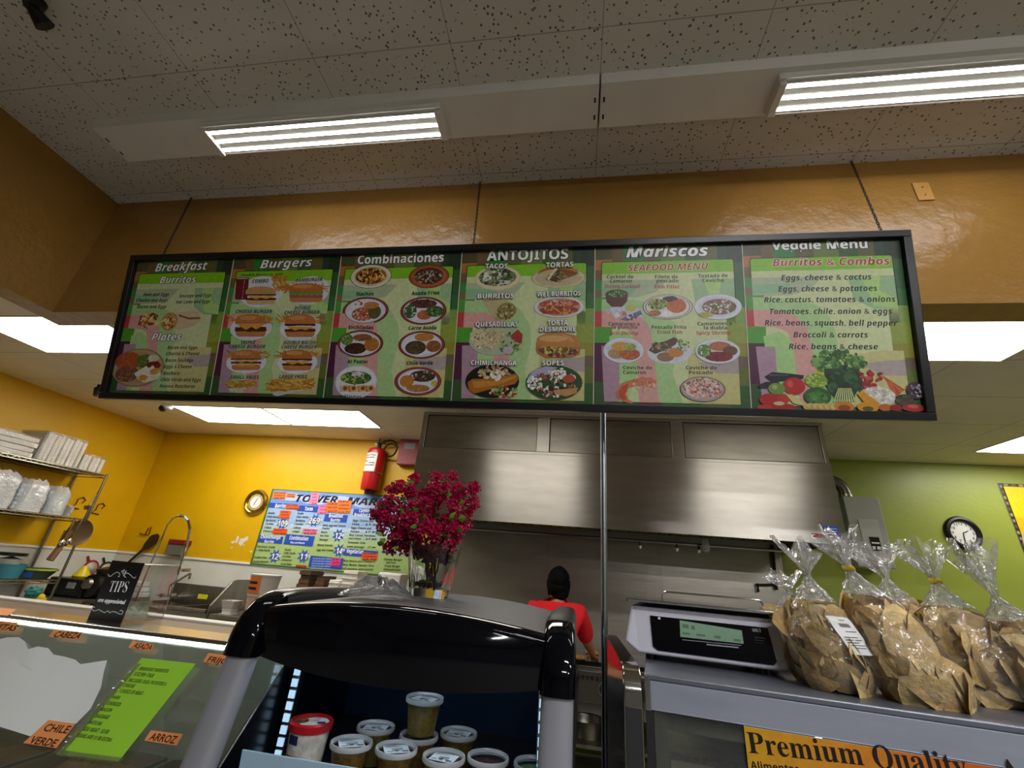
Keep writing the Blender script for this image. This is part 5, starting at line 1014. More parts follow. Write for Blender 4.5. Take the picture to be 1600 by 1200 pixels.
b=new(mat('case body','#3a3834',.5)); b.box((DX0,1.2,0),(DX1,2.1,.42)); b.box((DX0,1.2,.42),(DX1,1.24,.6)); b.build('base_cabinet',t,smooth=0)
b=new(mat('deli lamp','#f4fff8',.5,emit=7)); b.tube([(DX0+.05,1.69,1.222),(DX1-.05,1.69,1.222)],.008,10); b.build('case_lamp',t)
# steel pans inside with food
PF=[('#8a4a24','shredded red meat'),('#6a3c20','dark chopped meat'),('#7a5a34','browned meat'),('#9a7a4c','refried beans'),('#b8702c','red rice')]
for i in range(5):
    x=-3.1+i*.43; q=empty('steam_pan',(x,1.72,.62),'steel pan of %s inside the deli case, %s from the left'%(PF[i][1],('first','second','third','fourth','fifth')[i]),'food pan','pans in the deli case')
    b=new(m_steel); 
    for lo,hi in (((x-.2,1.45,.621),(x+.2,1.46,.77)),((x-.2,1.99,.621),(x+.2,2.0,.77)),((x-.2,1.46,.621),(x-.19,1.99,.77)),((x+.19,1.46,.621),(x+.2,1.99,.77)),((x-.19,1.46,.621),(x+.19,1.99,.63))): b.box(lo,hi)
    b.build('pan',q,smooth=0)
    b=new(mat('food '+PF[i][0],PF[i][0],.6,bump=1,bscale=35,var=.3,vscale=25)); b.grid(lambda p,k:Vector((x-.188+.376*p,1.462+.526*k,.73+.02*noise.noise(Vector((p*6+i,k*8,0))))),14,16); o=b.build('food',q); o['kind']='stuff'
# butcher paper behind the glass
Fp=Flat(dp(0,0,.004),DU,DV,m_paper,step=2e-4)
def sheet(F,px,col,name,lab,cat,extra=None,wave=.004):
    pts=[F.uv(*p) for p in px]; n=len(pts); c=(sum(p[0] for p in pts)/n,sum(p[1] for p in pts)/n); b=new(m_paper,col); K=7
    vs=[];
    for k in range(K+1):
        f=k/K
        for p in pts:
            u,v=c[0]+(p[0]-c[0])*f,c[1]+(p[1]-c[1])*f; vs.append(F.O+F.U*u+F.V*v+F.N*(.001+wave*abs(noise.noise(Vector((u*7,v*7,1))))))
    fs=[(k*n+i,k*n+(i+1)%n,(k+1)*n+(i+1)%n,(k+1)*n+i) for k in range(1,K) for i in range(n)]+[(n+i,n+(i+1)%n,i) for i in range(n)]
    b.add(vs,fs); o=b.build(name); return tag(o,lab,cat)
sheet(Fp,[(-90,985),(-40,992),(0,999),(12,996),(30,996),(40,1003),(45,1015),(60,1011),(76,1013),(84,1023),(100,1026),(118,1031),(128,1040),(168,1032),(163,1050),(158,1075),(142,1108),(120,1130),(52,1152),(20,1142),(0,1136),(-60,1130),(-110,1120)],'#eef2f0','butcher_paper','large crumpled sheet of white paper on the deli glass','paper',wave=.005)
# green notice
t=empty('breakfast_notice',dp(-1.4,-.2,.008),'bright green breakfast burritos notice taped to the deli glass','notice')
Fp=Flat(dp(0,0,.012),DU,DV,m_paper,step=1.5e-4)
Fp.poly([(222,1028),(306,1037),(185,1190),(88,1178)],'#a2e038',px=True); Fp.build('sheet',t)
Fp=Flat(dp(0,0,.0125),DU,DV,m_paper,(0,840,3.3333),step=1.5e-4)
for tx,x0,y0,x1,y1,h in (('BREAKFAST BURRITOS',723,690,872,704,18),('$12.99+TAX',695,718,795,730,20),('INCLUDES: EGGS, POTATOES &',665,750,862,772,19),('CHEESE',638,776,695,783,18),('1 CHOICE OF MEAT:',612,806,740,821,20),('HAM',582,838,618,842,18),('CHORIZO',553,870,622,879,20),('BACON',522,902,577,908,19),('SAUSAGE',492,936,562,946,21),('HOTLINK',463,970,525,979,20),('ADD MEAT : $3.00',425,1004,560,1022,22),('BEANS ARE $1.00 EXTRA',395,1038,575,1065,22)): Fp.text(tx,x0,y0,x1,y1,h,'#14200c','sb')
Fp.build('lettering',t)
m_tape=film('clear tape',gl=.5,rough=.1,milk=.06,bump=.5,bscale=60)
Fp=Flat(dp(0,0,.0135),DU,DV,m_tape); Fp.poly([(212,1036),(221,1037),(97,1178),(83,1176)],'#ffffff',px=True); Fp.poly([(99,1172),(194,1184),(186,1193),(86,1181)],'#ffffff',px=True); Fp.build('tape',t)
for tx,q,base,lab in ((('CABEZA',),((84,984),(129,988),(124,999),(76,995)),((82,995),(123,998)),'orange CABEZA card on the deli glass above the white paper'),(('ASADA',),((207,1001),(241,1007),(236,1017),(200,1012)),((206,1012),(235,1016)),'orange ASADA card on the deli glass above the green notice'),(('FRIJOLES',),((326,1020),(376,1026),(371,1042),(317,1034)),((323,1034),(372,1041)),'orange FRIJOLES card on the deli glass beside the cooler column'),(('CARNITAS',),((-38,966),(28,973),(22,987),(-46,980)),((-40,980),(22,986)),'orange CARNITAS card on the deli glass at the left edge'),
    (('ARROZ',),((236,1141),(286,1147),(276,1165),(225,1157)),((232,1156),(272,1162)),'orange ARROZ card on the deli glass right of the green notice'),(('CHILE','VERDE'),((76,1125),(118,1131),(88,1169),(36,1161)),((66,1142),(104,1146),(44,1161),(84,1167)),'orange CHILE VERDE card on the deli glass left of the green notice')):
    Fp=Flat(dp(0,0,.011),DU,DV,m_paper,step=2e-4); Fp.poly(q,'#f8a05c',px=True)
    h=9 if len(tx)==1 else 12
    if tx[0]=='ARROZ': h=12
    for i,w in enumerate(tx): Fp.text(w,*base[2*i],*base[2*i+1],h,'#3a1a10','pl',bold=.02)
    tag(Fp.build('price_card'),lab,'card','orange cards on the deli glass')
Fp=Flat((0,0,1.2535),(1,0,0),(0,1,0),m_paper,step=2e-4); Fp.poly([(-40,946),(26,952),(12,962),(-50,956)],'#ee9c60',px=True); tag(Fp.build('price_card'),'blank orange card lying on the deli case top rail at the left edge','card','orange cards on the deli glass')
# ---- tip box
ty=1.775; a=PY(137,967,ty);bq=PY(187,974,ty);c=PY(224,880,ty); x0,x1,z0,z1=a.x,bq.x+.004,1.241,c.z; yb=PX(282,884,x1-.01).y
t=empty('tip_box',((x0+x1)/2,ty,z0),'clear tip box with a black TIPS are appreciated sign on the deli case','tip box')
b=new(m_black); b.box((x0,ty,z0),(x1,ty+.004,z1)); sg=b.build('sign',t,smooth=0)
Fp=Flat((0,ty-.0008,0),(1,0,0),(0,0,1),m_print,(0,820,5.333),step=1e-4)
Fp.text('TIPS',898,557,1050,563,92,'#d8d8d6','se',bold=-.012); Fp.text('are appreciated',812,640,1040,662,34,'#e0e0de','si',bold=.02)
def stroke(F,pts,w,col):
    for i in range(len(pts)-1):
        p,q=F.uv(*pts[i]),F.uv(*pts[i+1]); l=math.hypot(q[0]-p[0],q[1]-p[1]) or 1; nx,ny=-(q[1]-p[1])/l*w,(q[0]-p[0])/l*w; ex,ey=(q[0]-p[0])/l*w*.6,(q[1]-p[1])/l*w*.6
        F.poly([(p[0]-nx-ex,p[1]-ny-ey),(q[0]-nx+ex,q[1]-ny+ey),(q[0]+nx+ex,q[1]+ny+ey),(p[0]+nx-ex,p[1]+ny-ey)],col,up=.05)
SPL=lambda ps,n=5:[tuple(Vector(ps[i]).lerp(Vector(ps[i+1]),k/n)) for i in range(len(ps)-1) for k in range(n)]+[ps[-1]]
wv='#c2c2c0'
stroke(Fp,[(900,412),(908,428),(925,428),(945,410),(968,396),(990,398),(1000,415),(994,432),(984,430)],.0013,wv); stroke(Fp,[(1132,432),(1124,445),(1106,438),(1090,420),(1068,404),(1048,404),(1036,418),(1040,436),(1050,436)],.0013,wv)
for x,y in ((1018,388),(1034,380),(1050,390),(1026,402),(1042,404),(1034,420)): Fp.ell(x,y,6,9,wv,n=10)
stroke(Fp,[(790,688),(775,682),(768,700),(782,718),(806,712),(826,706),(850,722),(875,732),(900,716)],.0013,wv); stroke(Fp,[(1000,718),(1012,712),(1026,722),(1022,740),(1004,746),(985,738),(960,724),(936,722),(918,734),(900,716)],.0013,wv)
Fp.build('sign_lettering',sg)
m_acr=film('acrylic',col=(.98,.985,.985),gl=.1,rough=.03,milk=.0,bump=.1,bscale=12)
b=new(m_acr); e=.004
for lo,hi in (((x0+.004,ty+.006,z0),(x0+.004+e,yb,z1-.005)),((x1-.004-e,ty+.006,z0),(x1-.004,yb,z1-.005)),((x0+.008,yb-e,z0),(x1-.008,yb,z1-.005)),((x0+.008,ty+.006,z0),(x1-.008,yb-e,z0+e))): b.box(lo,hi)
b.build('clear_box',t,smooth=0)
b=new(m_chrome)
for p,q in (((x1-.006,ty+.006,z1-.005),(x1-.006,yb,z1-.005)),((x0+.006,yb,z1-.005),(x1-.006,yb,z1-.005)),((x1-.006,yb,z0),(x1-.006,yb,z1-.005))): b.tube([p,q],.0016,6)
b.build('box_edges',t)
b=new(mat('bank note','#8d937c',.8,var=.25,vscale=60)); xx=x1-.02; b.grid(lambda p,q:Vector((xx-.012*math.sin(q*2.5),ty+.03+.11*p,z0+.012+.065*q)),8,6); o=b.build('bank_note'); tag(o,'folded green bank note inside the clear tip box','bank note')
# ================================================================ OPEN COOLER
CX0,CX1=-.885,.004; CM=(CX0+CX1)/2; CBK=1.98
t=empty('open_cooler',(CM,1.55,0),'open-front drink cooler with a glossy black rounded canopy and grey columns','cooler')
m_gblk=mat('glossy black shell','#05060c',.05,spec=.32); m_drail=mat('dusty black shell','#1d1e21',.28); m_ctop=mat('dusty grey top','#4c4d50',.42,bump=.1,bscale=40); m_col=mat('grey column','#8d8e94',.42)
def qf(s): return 1-(2*s-1)**2
XA,XB=CX0+.075,CX1-.075
def canopy(p,q):
    """p across, q from lower inner lip over the face to the top edge"""
    x=XA+(XB-XA)*p; k=qf(p); yf=1.195-.04*k; zt=1.424+.032*k; zb=1.312-.026*k
    if q<.1: return Vector((x,yf+.03*(1-q/.1),zb+.004))
    if q<.75: w=(q-.1)/.65; return Vector((x,yf-.012*math.sin(w*PI)*(.4+k),zb+(zt-.02-zb)*w))
    w=(q-.75)/.25*PI/2; return Vector((x,yf+.03*(1-math.cos(w)),zt-.02+.02*math.sin(w)))
b=new(m_gblk); b.grid(canopy,41,41); b.build('canopy_face',t,smooth=60)
b=new(m_ctop)
def ctop(p,q):
    x=XA+(XB-XA)*p; k=qf(p); y0=1.225-.04*k; return Vector((x,y0+(CBK-y0)*q,1.424+.032*k+(.004*math.sin(q*PI))))
b.grid(ctop,31,9); b.grid(lambda p,q:ctop(p,q)-Vector((0,0,.03)),31,3); b.add([ctop(0,1),ctop(1,1),ctop(1,1)-Vector((0,0,.12)),ctop(0,1)-Vector((0,0,.12))],[(0,1,2,3)]); b.build('top_panel',t,smooth=60)
for s,xc,nm in ((0,CX0+.04,'left'),(1,CX1-.04,'right')):
    path=[Vector((xc,y,z)) for y,z in ((1.98,1.415),(1.8,1.421),(1.6,1.425),(1.42,1.427),(1.33,1.426),(1.275,1.42),(1.238,1.404),(1.212,1.378),(1.2,1.345),(1.196,1.32),(1.195,1.305))]
    vs=[];fs=[];n=20
    for i,p in enumerate(path):
        d=(path[min(i+1,len(path)-1)]-path[max(i-1,0)]).normalized(); u=Vector((1,0,0)); w=d.cross(u).normalized()
        if w.z<0: w=-w
        if i>6: w=Vector((0,-1,0)) if w.y>0 else w
        for j in range(n):
            a=2*PI*j/n; ca,sa=math.cos(a),math.sin(a); ex=.62
            vs.append(p+u*.041*math.copysign(abs(ca)**ex,ca)+w*.034*math.copysign(abs(sa)**ex,sa))
    for i in range(len(path)-1):
        for j in range(n): fs.append((i*n+j,i*n+(j+1)%n,(i+1)*n+(j+1)%n,(i+1)*n+j))
    fs+= [tuple(range(n)),tuple((len(path)-1)*n+j for j in range(n))]
    b=new(m_gblk); b.add(vs,fs); b.use(m_drail); b.m=[b.mats.index(m_drail) if i<5*n else q for i,q in enumerate(b.m)]; b.build('canopy_rail',t,smooth=60)
    b=new(m_col); vs=[];fs=[]
    for i in range(9):
        f=i/8; y=1.2-.19*f-.02*math.sin(f*PI); z=1.306-1.2*f
        for j in range(n): a=2*PI*j/n; vs.append(Vector((xc+.037*math.copysign(abs(math.cos(a))**.7,math.cos(a)),y+.03*math.copysign(abs(math.sin(a))**.7,math.sin(a)),z)))
    for i in range(8):
        for j in range(n): fs.append((i*n+j,i*n+(j+1)%n,(i+1)*n+(j+1)%n,(i+1)*n+j))
    b.add(vs,fs); b.build('column',t,smooth=60)
m_navy=mat('dark navy liner','#122840',.35,spec=.5)
E1=PX(447,1037,CX0+.045);E2=PX(345,1200,CX0+.045)
m_side=mat('dark side liner','#0b0e13',.22)
for xs,dx in ((CX0+.035,.01),(CX1-.045,.01)):
    b=new(m_side); b.prism([(xs,E1.y,E1.z+.06),(xs,E1.y,E1.z),(xs,E2.y,E2.z),(xs,1.14,.9),(xs,1.14,.3),(xs,1.9,.3),(xs,1.9,E1.z+.14)],(dx,0,0)); b.build('side_panel',t,smooth=0)
    b=new(m_pane); b.prism([(xs+.003,1.225,1.3),(xs+.003,E1.y-.002,E1.z+.05),(xs+.003,E1.y-.002,E1.z),(xs+.003,E2.y-.002,E2.z),(xs+.003,1.17,1.0)],(.004,0,0)); g=b.build('side_glass',t,smooth=0)
    b=new(m_alu); b.tube([(xs+.005,E1.y,E1.z+.05),(xs+.005,E1.y,E1.z),(xs+.005,E2.y,E2.z)],.0028,6); b.build('glass_edge',g)
b=new(m_navy); b.box((CX0+.045,1.86,.3),(CX1-.045,1.9,1.43))
b.build('back_liner',t,smooth=0)
b=new(mat('hole black','#020304',.8))
for i in range(22):
    for j in range(3): b.lathe([(.0,0),(.006,0),(.006,.001),(0,.001)],(CX0+.09+i*.033,1.8599,1.27-.045*j),8,ax=(0,-1,0))
b.build('vent_holes',t,smooth=0)
m_led=mat('cool strip light','#b4d8f4',.5,emit=.45)
A=PX(468,1040,CX0+.075);B_=PX(425,1166,CX0+.075)
for xs,sx in ((CX0+.075,1),(CX1-.085,-1)):
    b=new(m_alu); b.box((xs-.012,A.y-.004,.62),(xs+.012,A.y+.016,1.285)); l=b.build('light_rail',t,smooth=0)
    b=new(m_led)
    for k in range(23): b.box((xs-.009,A.y-.007,.64+k*.028),(xs+.009,A.y-.0045,.64+k*.028+.019))
    b.build('strip_light',l,smooth=0)
b=new(mat('added canopy lamp','#d4ecff',.5,emit=5)); b.tube([(CX0+.1,1.3,1.385),(CX1-.1,1.3,1.385)],.012,8); b.build('added_canopy_lamp',t)  # unseen glowing tube, added behind the canopy face to brighten the cups
SHZ=1.033
b=new(mat('shelf black','#15181d',.4)); b.box((CX0+.05,1.2,SHZ-.02),(CX1-.05,1.86,SHZ)); b.build('shelf',t,smooth=0)
q=PY(378,1171,1.175); b=new(mat('pale blue shelf front','#a9c8dc',.25)); b.prism([(q.x,1.175,q.z),(q.x,1.18,q.z),(q.x,1.205,SHZ-.03),(q.x,1.195,SHZ-.035)],(CX1-.055-q.x,0,0)); b.build('shelf_front',t,smooth=0,bevel=.002)
b=new(m_navy); b.box((CX0+.01,1.05,0),(CX1-.01,1.97,.3)); b.box((CX0+.01,1.9,.3),(CX1-.01,1.97,1.41)); b.build('base_cabinet',t,smooth=0)
for zz in (.72,.42):
    b=new(mat('shelf black','#15181d',.4)); b.box((CX0+.05,1.12,zz-.02),(CX1-.05,1.86,zz)); b.build('shelf',t,smooth=0)
# cups
m_clip=film('cup plastic',gl=.08,rough=.08,milk=.0,bump=0); m_lid=film('lid plastic',gl=.08,rough=.1,milk=.0,bump=0); m_rim=film('lid rim',gl=.2,rough=.15,milk=.55,bump=0)
LZ=1.12; CH=LZ-SHZ; RL=.053
def cup(px,py,z_lid,content,lab,rot,label=True,side=False,base=None):
    p=PZ(px,py,z_lid); zb=z_lid-CH if base is None else base; h=z_lid-zb; o=(p.x,p.y,zb+.0005)
    t=empty('salsa_cup',o,lab,'food cup','cups of salsa in the cooler')
    b=new(m_clip); b.lathe([(.0,.0),(.038,.0),(.049,h*.88)],o,30,cap=False); b.build('cup',t)
    m=mat('salsa '+content,content,.3,bump=.5,bscale=60,var=.35,vscale=70); b=new(m); b.lathe([(.0,.002),(.0365,.002),(.0465,h*.8),(.03,h*.815),(.0,h*.81)],o,26); b.build('salsa',t)
    b=new(m_rim); b.lathe([(.047,h*.87),(RL,h*.87),(RL+.0015,h*.92),(RL,h),(RL-.003,h),(RL-.005,h*.93),(.047,h*.92)],o,34,cap=False); l=b.build('lid_rim',t); b=new(m_lid); b.lathe([(.0,h*.925),(RL-.004,h*.925),(RL-.0045,h*.94),(.0,h*.94)],o,30,cap=False); b.build('lid',l)
    if label:
        c=Vector((p.x,p.y,z_lid-h*.055)); F=Flat(c,Vector((math.cos(rot),math.sin(rot),0)),Vector((-math.sin(rot),math.cos(rot),0)),m_paper,step=1.2e-4)
        def r(u0,v0,u1,v1,col): F.poly([(u0,v0),(u1,v0),(u1,v1),(u0,v1)],col)
        r(-.032,-.026,.032,.026,'#dfe8ee')
        for k in range(14): r(-.012+k*.002,-.012,-.0112+k*.002,.004,'#1c2024')
        for k in range(3): r(-.028,.012+.004*k,.012-.006*k,.0135+.004*k,'#5a646a')
        r(-.026,-.022,-.012,-.019,'#3a4246'); r(.012,-.022,.028,-.017,'#2a3034'); F.ell(-.002,-.017,.006,.003,'#15181a',px=False)
        F.build('price_label',t)
    if side:
        b=new(mat('cup label','#cfdae0',.6)); b.grid(lambda q,k:Vector((p.x+math.sin(R(-40+60*q))*(.046+.003*k),p.y-math.cos(R(-40+60*q))*(.046+.003*k),zb+h*(.2+.55*k))),8,3); b.build('side_label',t)
BR='#6e5426'; GO='#76662c'
cup(588,1133,LZ,GO,'salsa cup with label at the back left of the cooler shelf',.1)
t_=cup(655,1147,LZ,BR,'salsa cup carrying another cup on its lid',0,False)
pz=PZ(655,1147,LZ)
cup(717,1143,LZ,GO,'salsa cup with label at the back right of the cooler shelf',-.05)
cup(550,1158,LZ,BR,'leftmost front salsa cup, beside the red-lidded tub',.55)
cup(620,1167,LZ,BR,'front salsa cup with a tilted label, second from the red-lidded tub',.5)
cup(694,1180,LZ,GO,'front salsa cup with a straight label, third from the red-lidded tub',-.12)
cup(763,1181,LZ,'#4c241c','cup of dark red salsa without a lid label at the front of the shelf',0,False,True)
cup(836,1192,LZ,'#5f8a5a','cup of pale green salsa beside the right cooler column',0,False)
# the stacked cup
def cup_at(p,zb,content,lab):
    global PZ
    keep=PZ; PZ=lambda a,b_,c:Vector((p.x,p.y,c)); r=cup(0,0,zb+CH,content,lab,-.3,True,False,zb); PZ=keep; return r
cup_at(pz+Vector((.003,0,0)),LZ+.0005,'#7a6a2c','topmost salsa cup standing on another cup at the middle of the shelf')
# red-lidded tub
p=PZ(488,1124,1.155); o=(p.x,p.y,SHZ+.0005); h=1.155-SHZ
t=empty('cheese_tub',o,'white speckled tub with a red lid at the left end of the cooler shelf','tub')
m_tub=mat('tub print','#cfc8bc',.35,var=.35,vscale=45)
b=new(m_tub); b.lathe([(.0,.0),(.042,.0),(.05,h*.86),(.0,h*.86)],o,32); b.build('tub_body',t)
b=new(mat('red lid','#b3121c',.3)); b.lathe([(.048,h*.84),(.055,h*.84),(.056,h*.97),(.053,h),(.049,h),(.048,h*.95),(.0,h*.95)],o,36); l=b.build('lid',t)
F=Flat(Vector((p.x,p.y,SHZ+h*.955)),(1,0,0),(0,1,0),m_paper,step=1.5e-4); F.ell(0,0,.047,.047,'#c01420',px=False); F.ell(.008,.002,.036,.04,'#e4dcd4',px=False); F.ell(-.026,-.004,.017,.02,'#6a4a20',px=False)
for k in range(14): F.ell(-.026+rnd.uniform(-.012,.012),-.004+rnd.uniform(-.014,.014),.004,.004,rnd.choice(['#c8a050','#8a6a2c','#4a5a24','#a83a20']),n=8,px=False)
F.poly([(.022,-.012),(.04,-.002),(.036,.008),(.018,-.002)],'#1c2a5a',px=False)
for k in range(3): F.poly([(-.004+.002*k,.002+.01*k),(.016-.002*k,.008+.01*k),(.016-.002*k,.011+.01*k),(-.004+.002*k,.005+.01*k)],'#a8242c')
F.build('lid_print',l)
def tubp(a0,a1,k0,k1,m,nm,off=.0008):
    b=new(m); b.grid(lambda q,k:Vector((p.x+math.sin(R(a0+(a1-a0)*q))*(.042+.008*(k0+(k1-k0)*k)/.86+off),p.y-math.cos(R(a0+(a1-a0)*q))*(.042+.008*(k0+(k1-k0)*k)/.86+off),SHZ+h*(k0+(k1-k0)*k))),8,3); return b
b=tubp(-38,-2,.64,.8,mat('navy logo','#1a2450',.4),'x'); b.build('logo_patch',t)
b=MB()
for a0,a1,k0,k1 in ((-40,6,.42,.46),(-42,0,.36,.395),(-30,8,.3,.335),(-34,-6,.24,.27)):
    c_=tubp(a0,a1,k0,k1,mat('red script','#b04038',.4),'x'); b.use(c_.mats[0]); b.add(c_.v,c_.f)
b.build('script_strokes',t)
b=MB()
for i in range(16):
    a=rnd.uniform(-70,70); c_=tubp(a-5,a+5,.02,rnd.uniform(.1,.2),mat(['print red','print green','print tan'][i%3],['#8a2a20','#4a6a2c','#a08a50'][i%3],.4),'x',.0007+.0001*i); b.use(c_.mats[0]); b.add(c_.v,c_.f)
b.build('vegetable_print',t)
# price rail strips below (partly in view)
# crumpled plastic on the cooler top
m_crk=film('crumpled clear plastic',gl=.4,rough=.12,milk=.1,bump=.9,bscale=30)
p=PZ(588,936,1.452); b=new(m_crk)
def crk(q,k):
    a=2*PI*q; r=.1*(1-k)*(1+.35*noise.noise(Vector((math.cos(a)*2,math.sin(a)*2,3)))); return Vector((p.x+math.cos(a)*r*1.1,p.y+math.sin(a)*r,1.4585+.045*(1-(1-k)**2)*(1+.7*noise.noise(Vector((math.cos(a)*3,math.sin(a)*3,k*4))))))
b.grid(crk,30,9,closeu=True); tag(b.build('plastic_bag'),'crumpled clear plastic bag on the cooler top left of the vase','plastic bag')
# ================================================================ VASE AND FLOWERS
vx,vy=PZ(665,937,1.452).x,1.56; vz=1.4585
t=empty('glass_vase',(vx,vy,vz),'thick square glass vase on top of the black cooler','vase')
m_gl=mat('clear glass','#f2f6f4',.02,trans=1,ior=1.45)
HV=.165; r0,r1=.058,.085
b=new(m_gl)
def sq(r,z,k=24,e=.45):
    o=[]
    for j in range(k): a=2*PI*j/k; ca,sa=math.cos(a),math.sin(a); o.append(Vector((vx+r*math.copysign(abs(ca)**e,ca),vy+r*math.copysign(abs(sa)**e,sa),vz+z)))
    return o
rings=[sq(r0,0),sq(r0+(r1-r0)*.3,HV*.3),sq(r0+(r1-r0)*.65,HV*.65),sq(r1,HV),sq(r1-.009,HV),sq(r0+(r1-r0)*.6-.009,HV*.6),sq(r0-.006,.028)]
vs=[p for q in rings for p in q]; n=24
b.add(vs,[(i*n+j,i*n+(j+1)%n,(i+1)*n+(j+1)%n,(i+1)*n+j) for i in range(len(rings)-1) for j in range(n)]+[tuple(range(n)),tuple((len(rings)-1)*n+j for j in range(n))]); b.build('glass',t,smooth=40)
b=new(mat('pebbles','#a58a54',.5))
for i in range(40): b.ball((vx+rnd.uniform(-.038,.038),vy+rnd.uniform(-.038,.038),vz+.034+rnd.uniform(0,.012)),rnd.uniform(.005,.009),6,5)
o=b.build('pebbles'); tag(o,'tan pebbles at the bottom of the glass vase','pebbles',kind='stuff')
m_pet=mat('magenta petals','#b80c4a',.55,var=.3,vscale=40,subs=.1); m_leaf=mat('green leaves','#6a8a2c',.5,var=.25,vscale=30); m_stem=mat('brown stems','#4a2014',.6)
FC=Vector((PY(662,800,vy).x,vy,PY(662,815,vy).z))
tips=[(600,790),(632,762),(655,800),(684,760),(724,764),(615,840),(700,830),(660,770),(640,835),(715,805)]
for k,(px,py) in enumerate(tips):
    yy=vy+[-.05,.06,-.09,.04,-.02,-.05,-.06,.09,.02,.07][k]; tip=PY(px,py,yy); base=Vector((vx+rnd.uniform(-.03,.03),vy+rnd.uniform(-.03,.03),vz+.036)); nk=Vector((vx+(tip.x-vx)*.2+rnd.uniform(-.015,.015),vy+(yy-vy)*.3,vz+HV*.8))
    t=empty('flower_sprig',base,'magenta blossom sprig with green leaves standing in the glass vase','flowers','blossom sprigs in the vase')
    b=new(m_stem); b.tube([base,base.lerp(nk,.5)+Vector((rnd.uniform(-.012,.012),0,0)),nk,nk.lerp(tip,.6),tip],[.0035,.004,.0035,.003,.002],6); b.build('stem',t)
    b=new(m_pet); ax=(tip-nk).normalized()
    for c_ in range(11):
        cc=tip+ax*(-.09+.024*(c_//2))+Vector((rnd.uniform(-.045,.045),rnd.uniform(-.045,.045),rnd.uniform(-.035,.03)))
        for f in range(62):
            d=Vector((rnd.gauss(0,1),rnd.gauss(0,1),rnd.gauss(0,1)+.2)).normalized(); pc=cc+d*rnd.uniform(.008,.026); w=d.orthogonal().normalized(); w.rotate(Matrix.Rotation(rnd.uniform(0,2*PI),3,d)); u=d.cross(w); L=rnd.uniform(.008,.013); Wd=L*.55
            b.add([pc-w*L*.2,pc+u*Wd+w*L*.4+d*.002,pc+w*L+d*.006,pc-u*Wd+w*L*.4+d*.002,pc+w*L*.4-d*.003],[(0,1,4),(1,2,4),(2,3,4),(3,0,4)])
    b.build('blossoms',t)
    b=new(m_leaf)
    for f in range(7):
        f_=rnd.random(); pc=nk.lerp(tip,.45+.58*f_)+Vector((rnd.uniform(-.045,.045),rnd.uniform(-.06,.02),rnd.uniform(-.02,.035))); d=(pc-FC+Vector((0,-.05,0))).normalized(); d=(d+Vector((rnd.uniform(-.5,.5),rnd.uniform(-.5,.5),rnd.uniform(-.2,.6)))).normalized(); s=d.orthogonal().normalized(); s.rotate(Matrix.Rotation(rnd.uniform(0,6.28),3,d)); nn=d.cross(s); L=rnd.uniform(.024,.034)
        pts=[]
        for q,w in ((0,.0),(.2,.3),(.45,.42),(.7,.32),(1,.0)): pts+= [pc+d*L*q-s*L*w+nn*.004*math.sin(q*3),pc+d*L*q-nn*.004*(1-abs(2*q-1)),pc+d*L*q+s*L*w+nn*.004*math.sin(q*3)]
        b.add(pts,[(3*i+j,3*i+j+1,3*i+j+4,3*i+j+3) for i in range(4) for j in range(2)])
    b.build('leaves',t)
# ================================================================ RIGHT CABINET, SCALE AND CHIP BAGS
KR=R(-8.7); K0=Vector((.158,1.19,0)); MK=Matrix.Translation(K0)@Matrix.Rotation(KR,4,'Z')
KZc=1.369; KW=1.75; KD=.78
m_grey=mat('grey-blue steel top','#767a84',.38,.5,bump=.04,bscale=40); m_fas=mat('brushed fascia','#a2a8b6',.38,.3,var=.08,vscale=6,stretch=(1,1,6))
t=empty('hot_food_cabinet',MK@Vector((KW/2,KD/2,0)),'stainless hot food cabinet with a glass front carrying the scale and chip bags','cabinet')
b=new(m_grey); b.box((0,.004,KZc-.012),(KW,KD,KZc)); xf(b,MK).build('worktop',t,smooth=0,bevel=.003)
b=new(m_fas); b.box((.012,0,KZc-.066),(KW,.02,KZc-.0125)); b.box((.012,-.001,KZc-.066),(KW,.0,KZc-.064)); xf(b,MK).build('fascia',t,smooth=0,bevel=.002)
b=new(m_alu); b.box((0,-.002,KZc-.068),(.0115,.02,KZc-.002)); xf(b,MK).build('corner_clip',t,smooth=0,bevel=.001)
m_dk=mat('dark steel','#4a4a4c',.4,.8)
for q_ in (((0,.002,.1),(.016,.03,KZc-.0685)),((KW-.03,.002,.1),(KW,.03,KZc-.07))): b=new(m_dk); b.box(*q_); xf(b,MK).build('front_frame',t,smooth=0)
b=new(m_steelh); b.box((0,KD-.03,.1),(KW,KD,KZc-.02)); b.box((0.016,.5,.8),(KW,.52,KZc-.08)); b.box((.016,.04,.80),(KW,KD-.03,.83)); b.box((KW-.02,.04,.1),(KW,KD,KZc-.02)); b.box((0,.0,0),(KW,KD,.1)); xf(b,MK).build('inner_shell',t,smooth=0)
b=new(m_pane); b.box((.017,.008,.3),(KW-.031,.013,KZc-.069)); xf(b,MK).build('front_glass',t,smooth=0)
b=new(mat('greenish glow streak','#d8fff0',.5,emit=1.6)); b.tube([(.42,.36,KZc-.1),(.42,.36,KZc-.2)],.008,8); xf(b,MK).build('inner_glow_streak',t)  # glowing rod stands in for a whitish reflected streak behind the glass
b=new(mat('stained tray','#9a927f',.45,.5,var=.35,vscale=14)); b.box((.05,.12,1.16),(KW-.06,.16,1.19)); b.box((.05,.16,1.16),(KW-.06,.45,1.168)); xf(b,MK).build('tray_rail',t,smooth=0)
b=new(mat('fried crumbs','#7a5a38',.8,bump=1,bscale=60,var=.4,vscale=50))
for i in range(20): b.ball((.06+rnd.random()*.34,.13+rnd.random()*.03,1.192),(.008,.006,.004),7,5,.4,i)
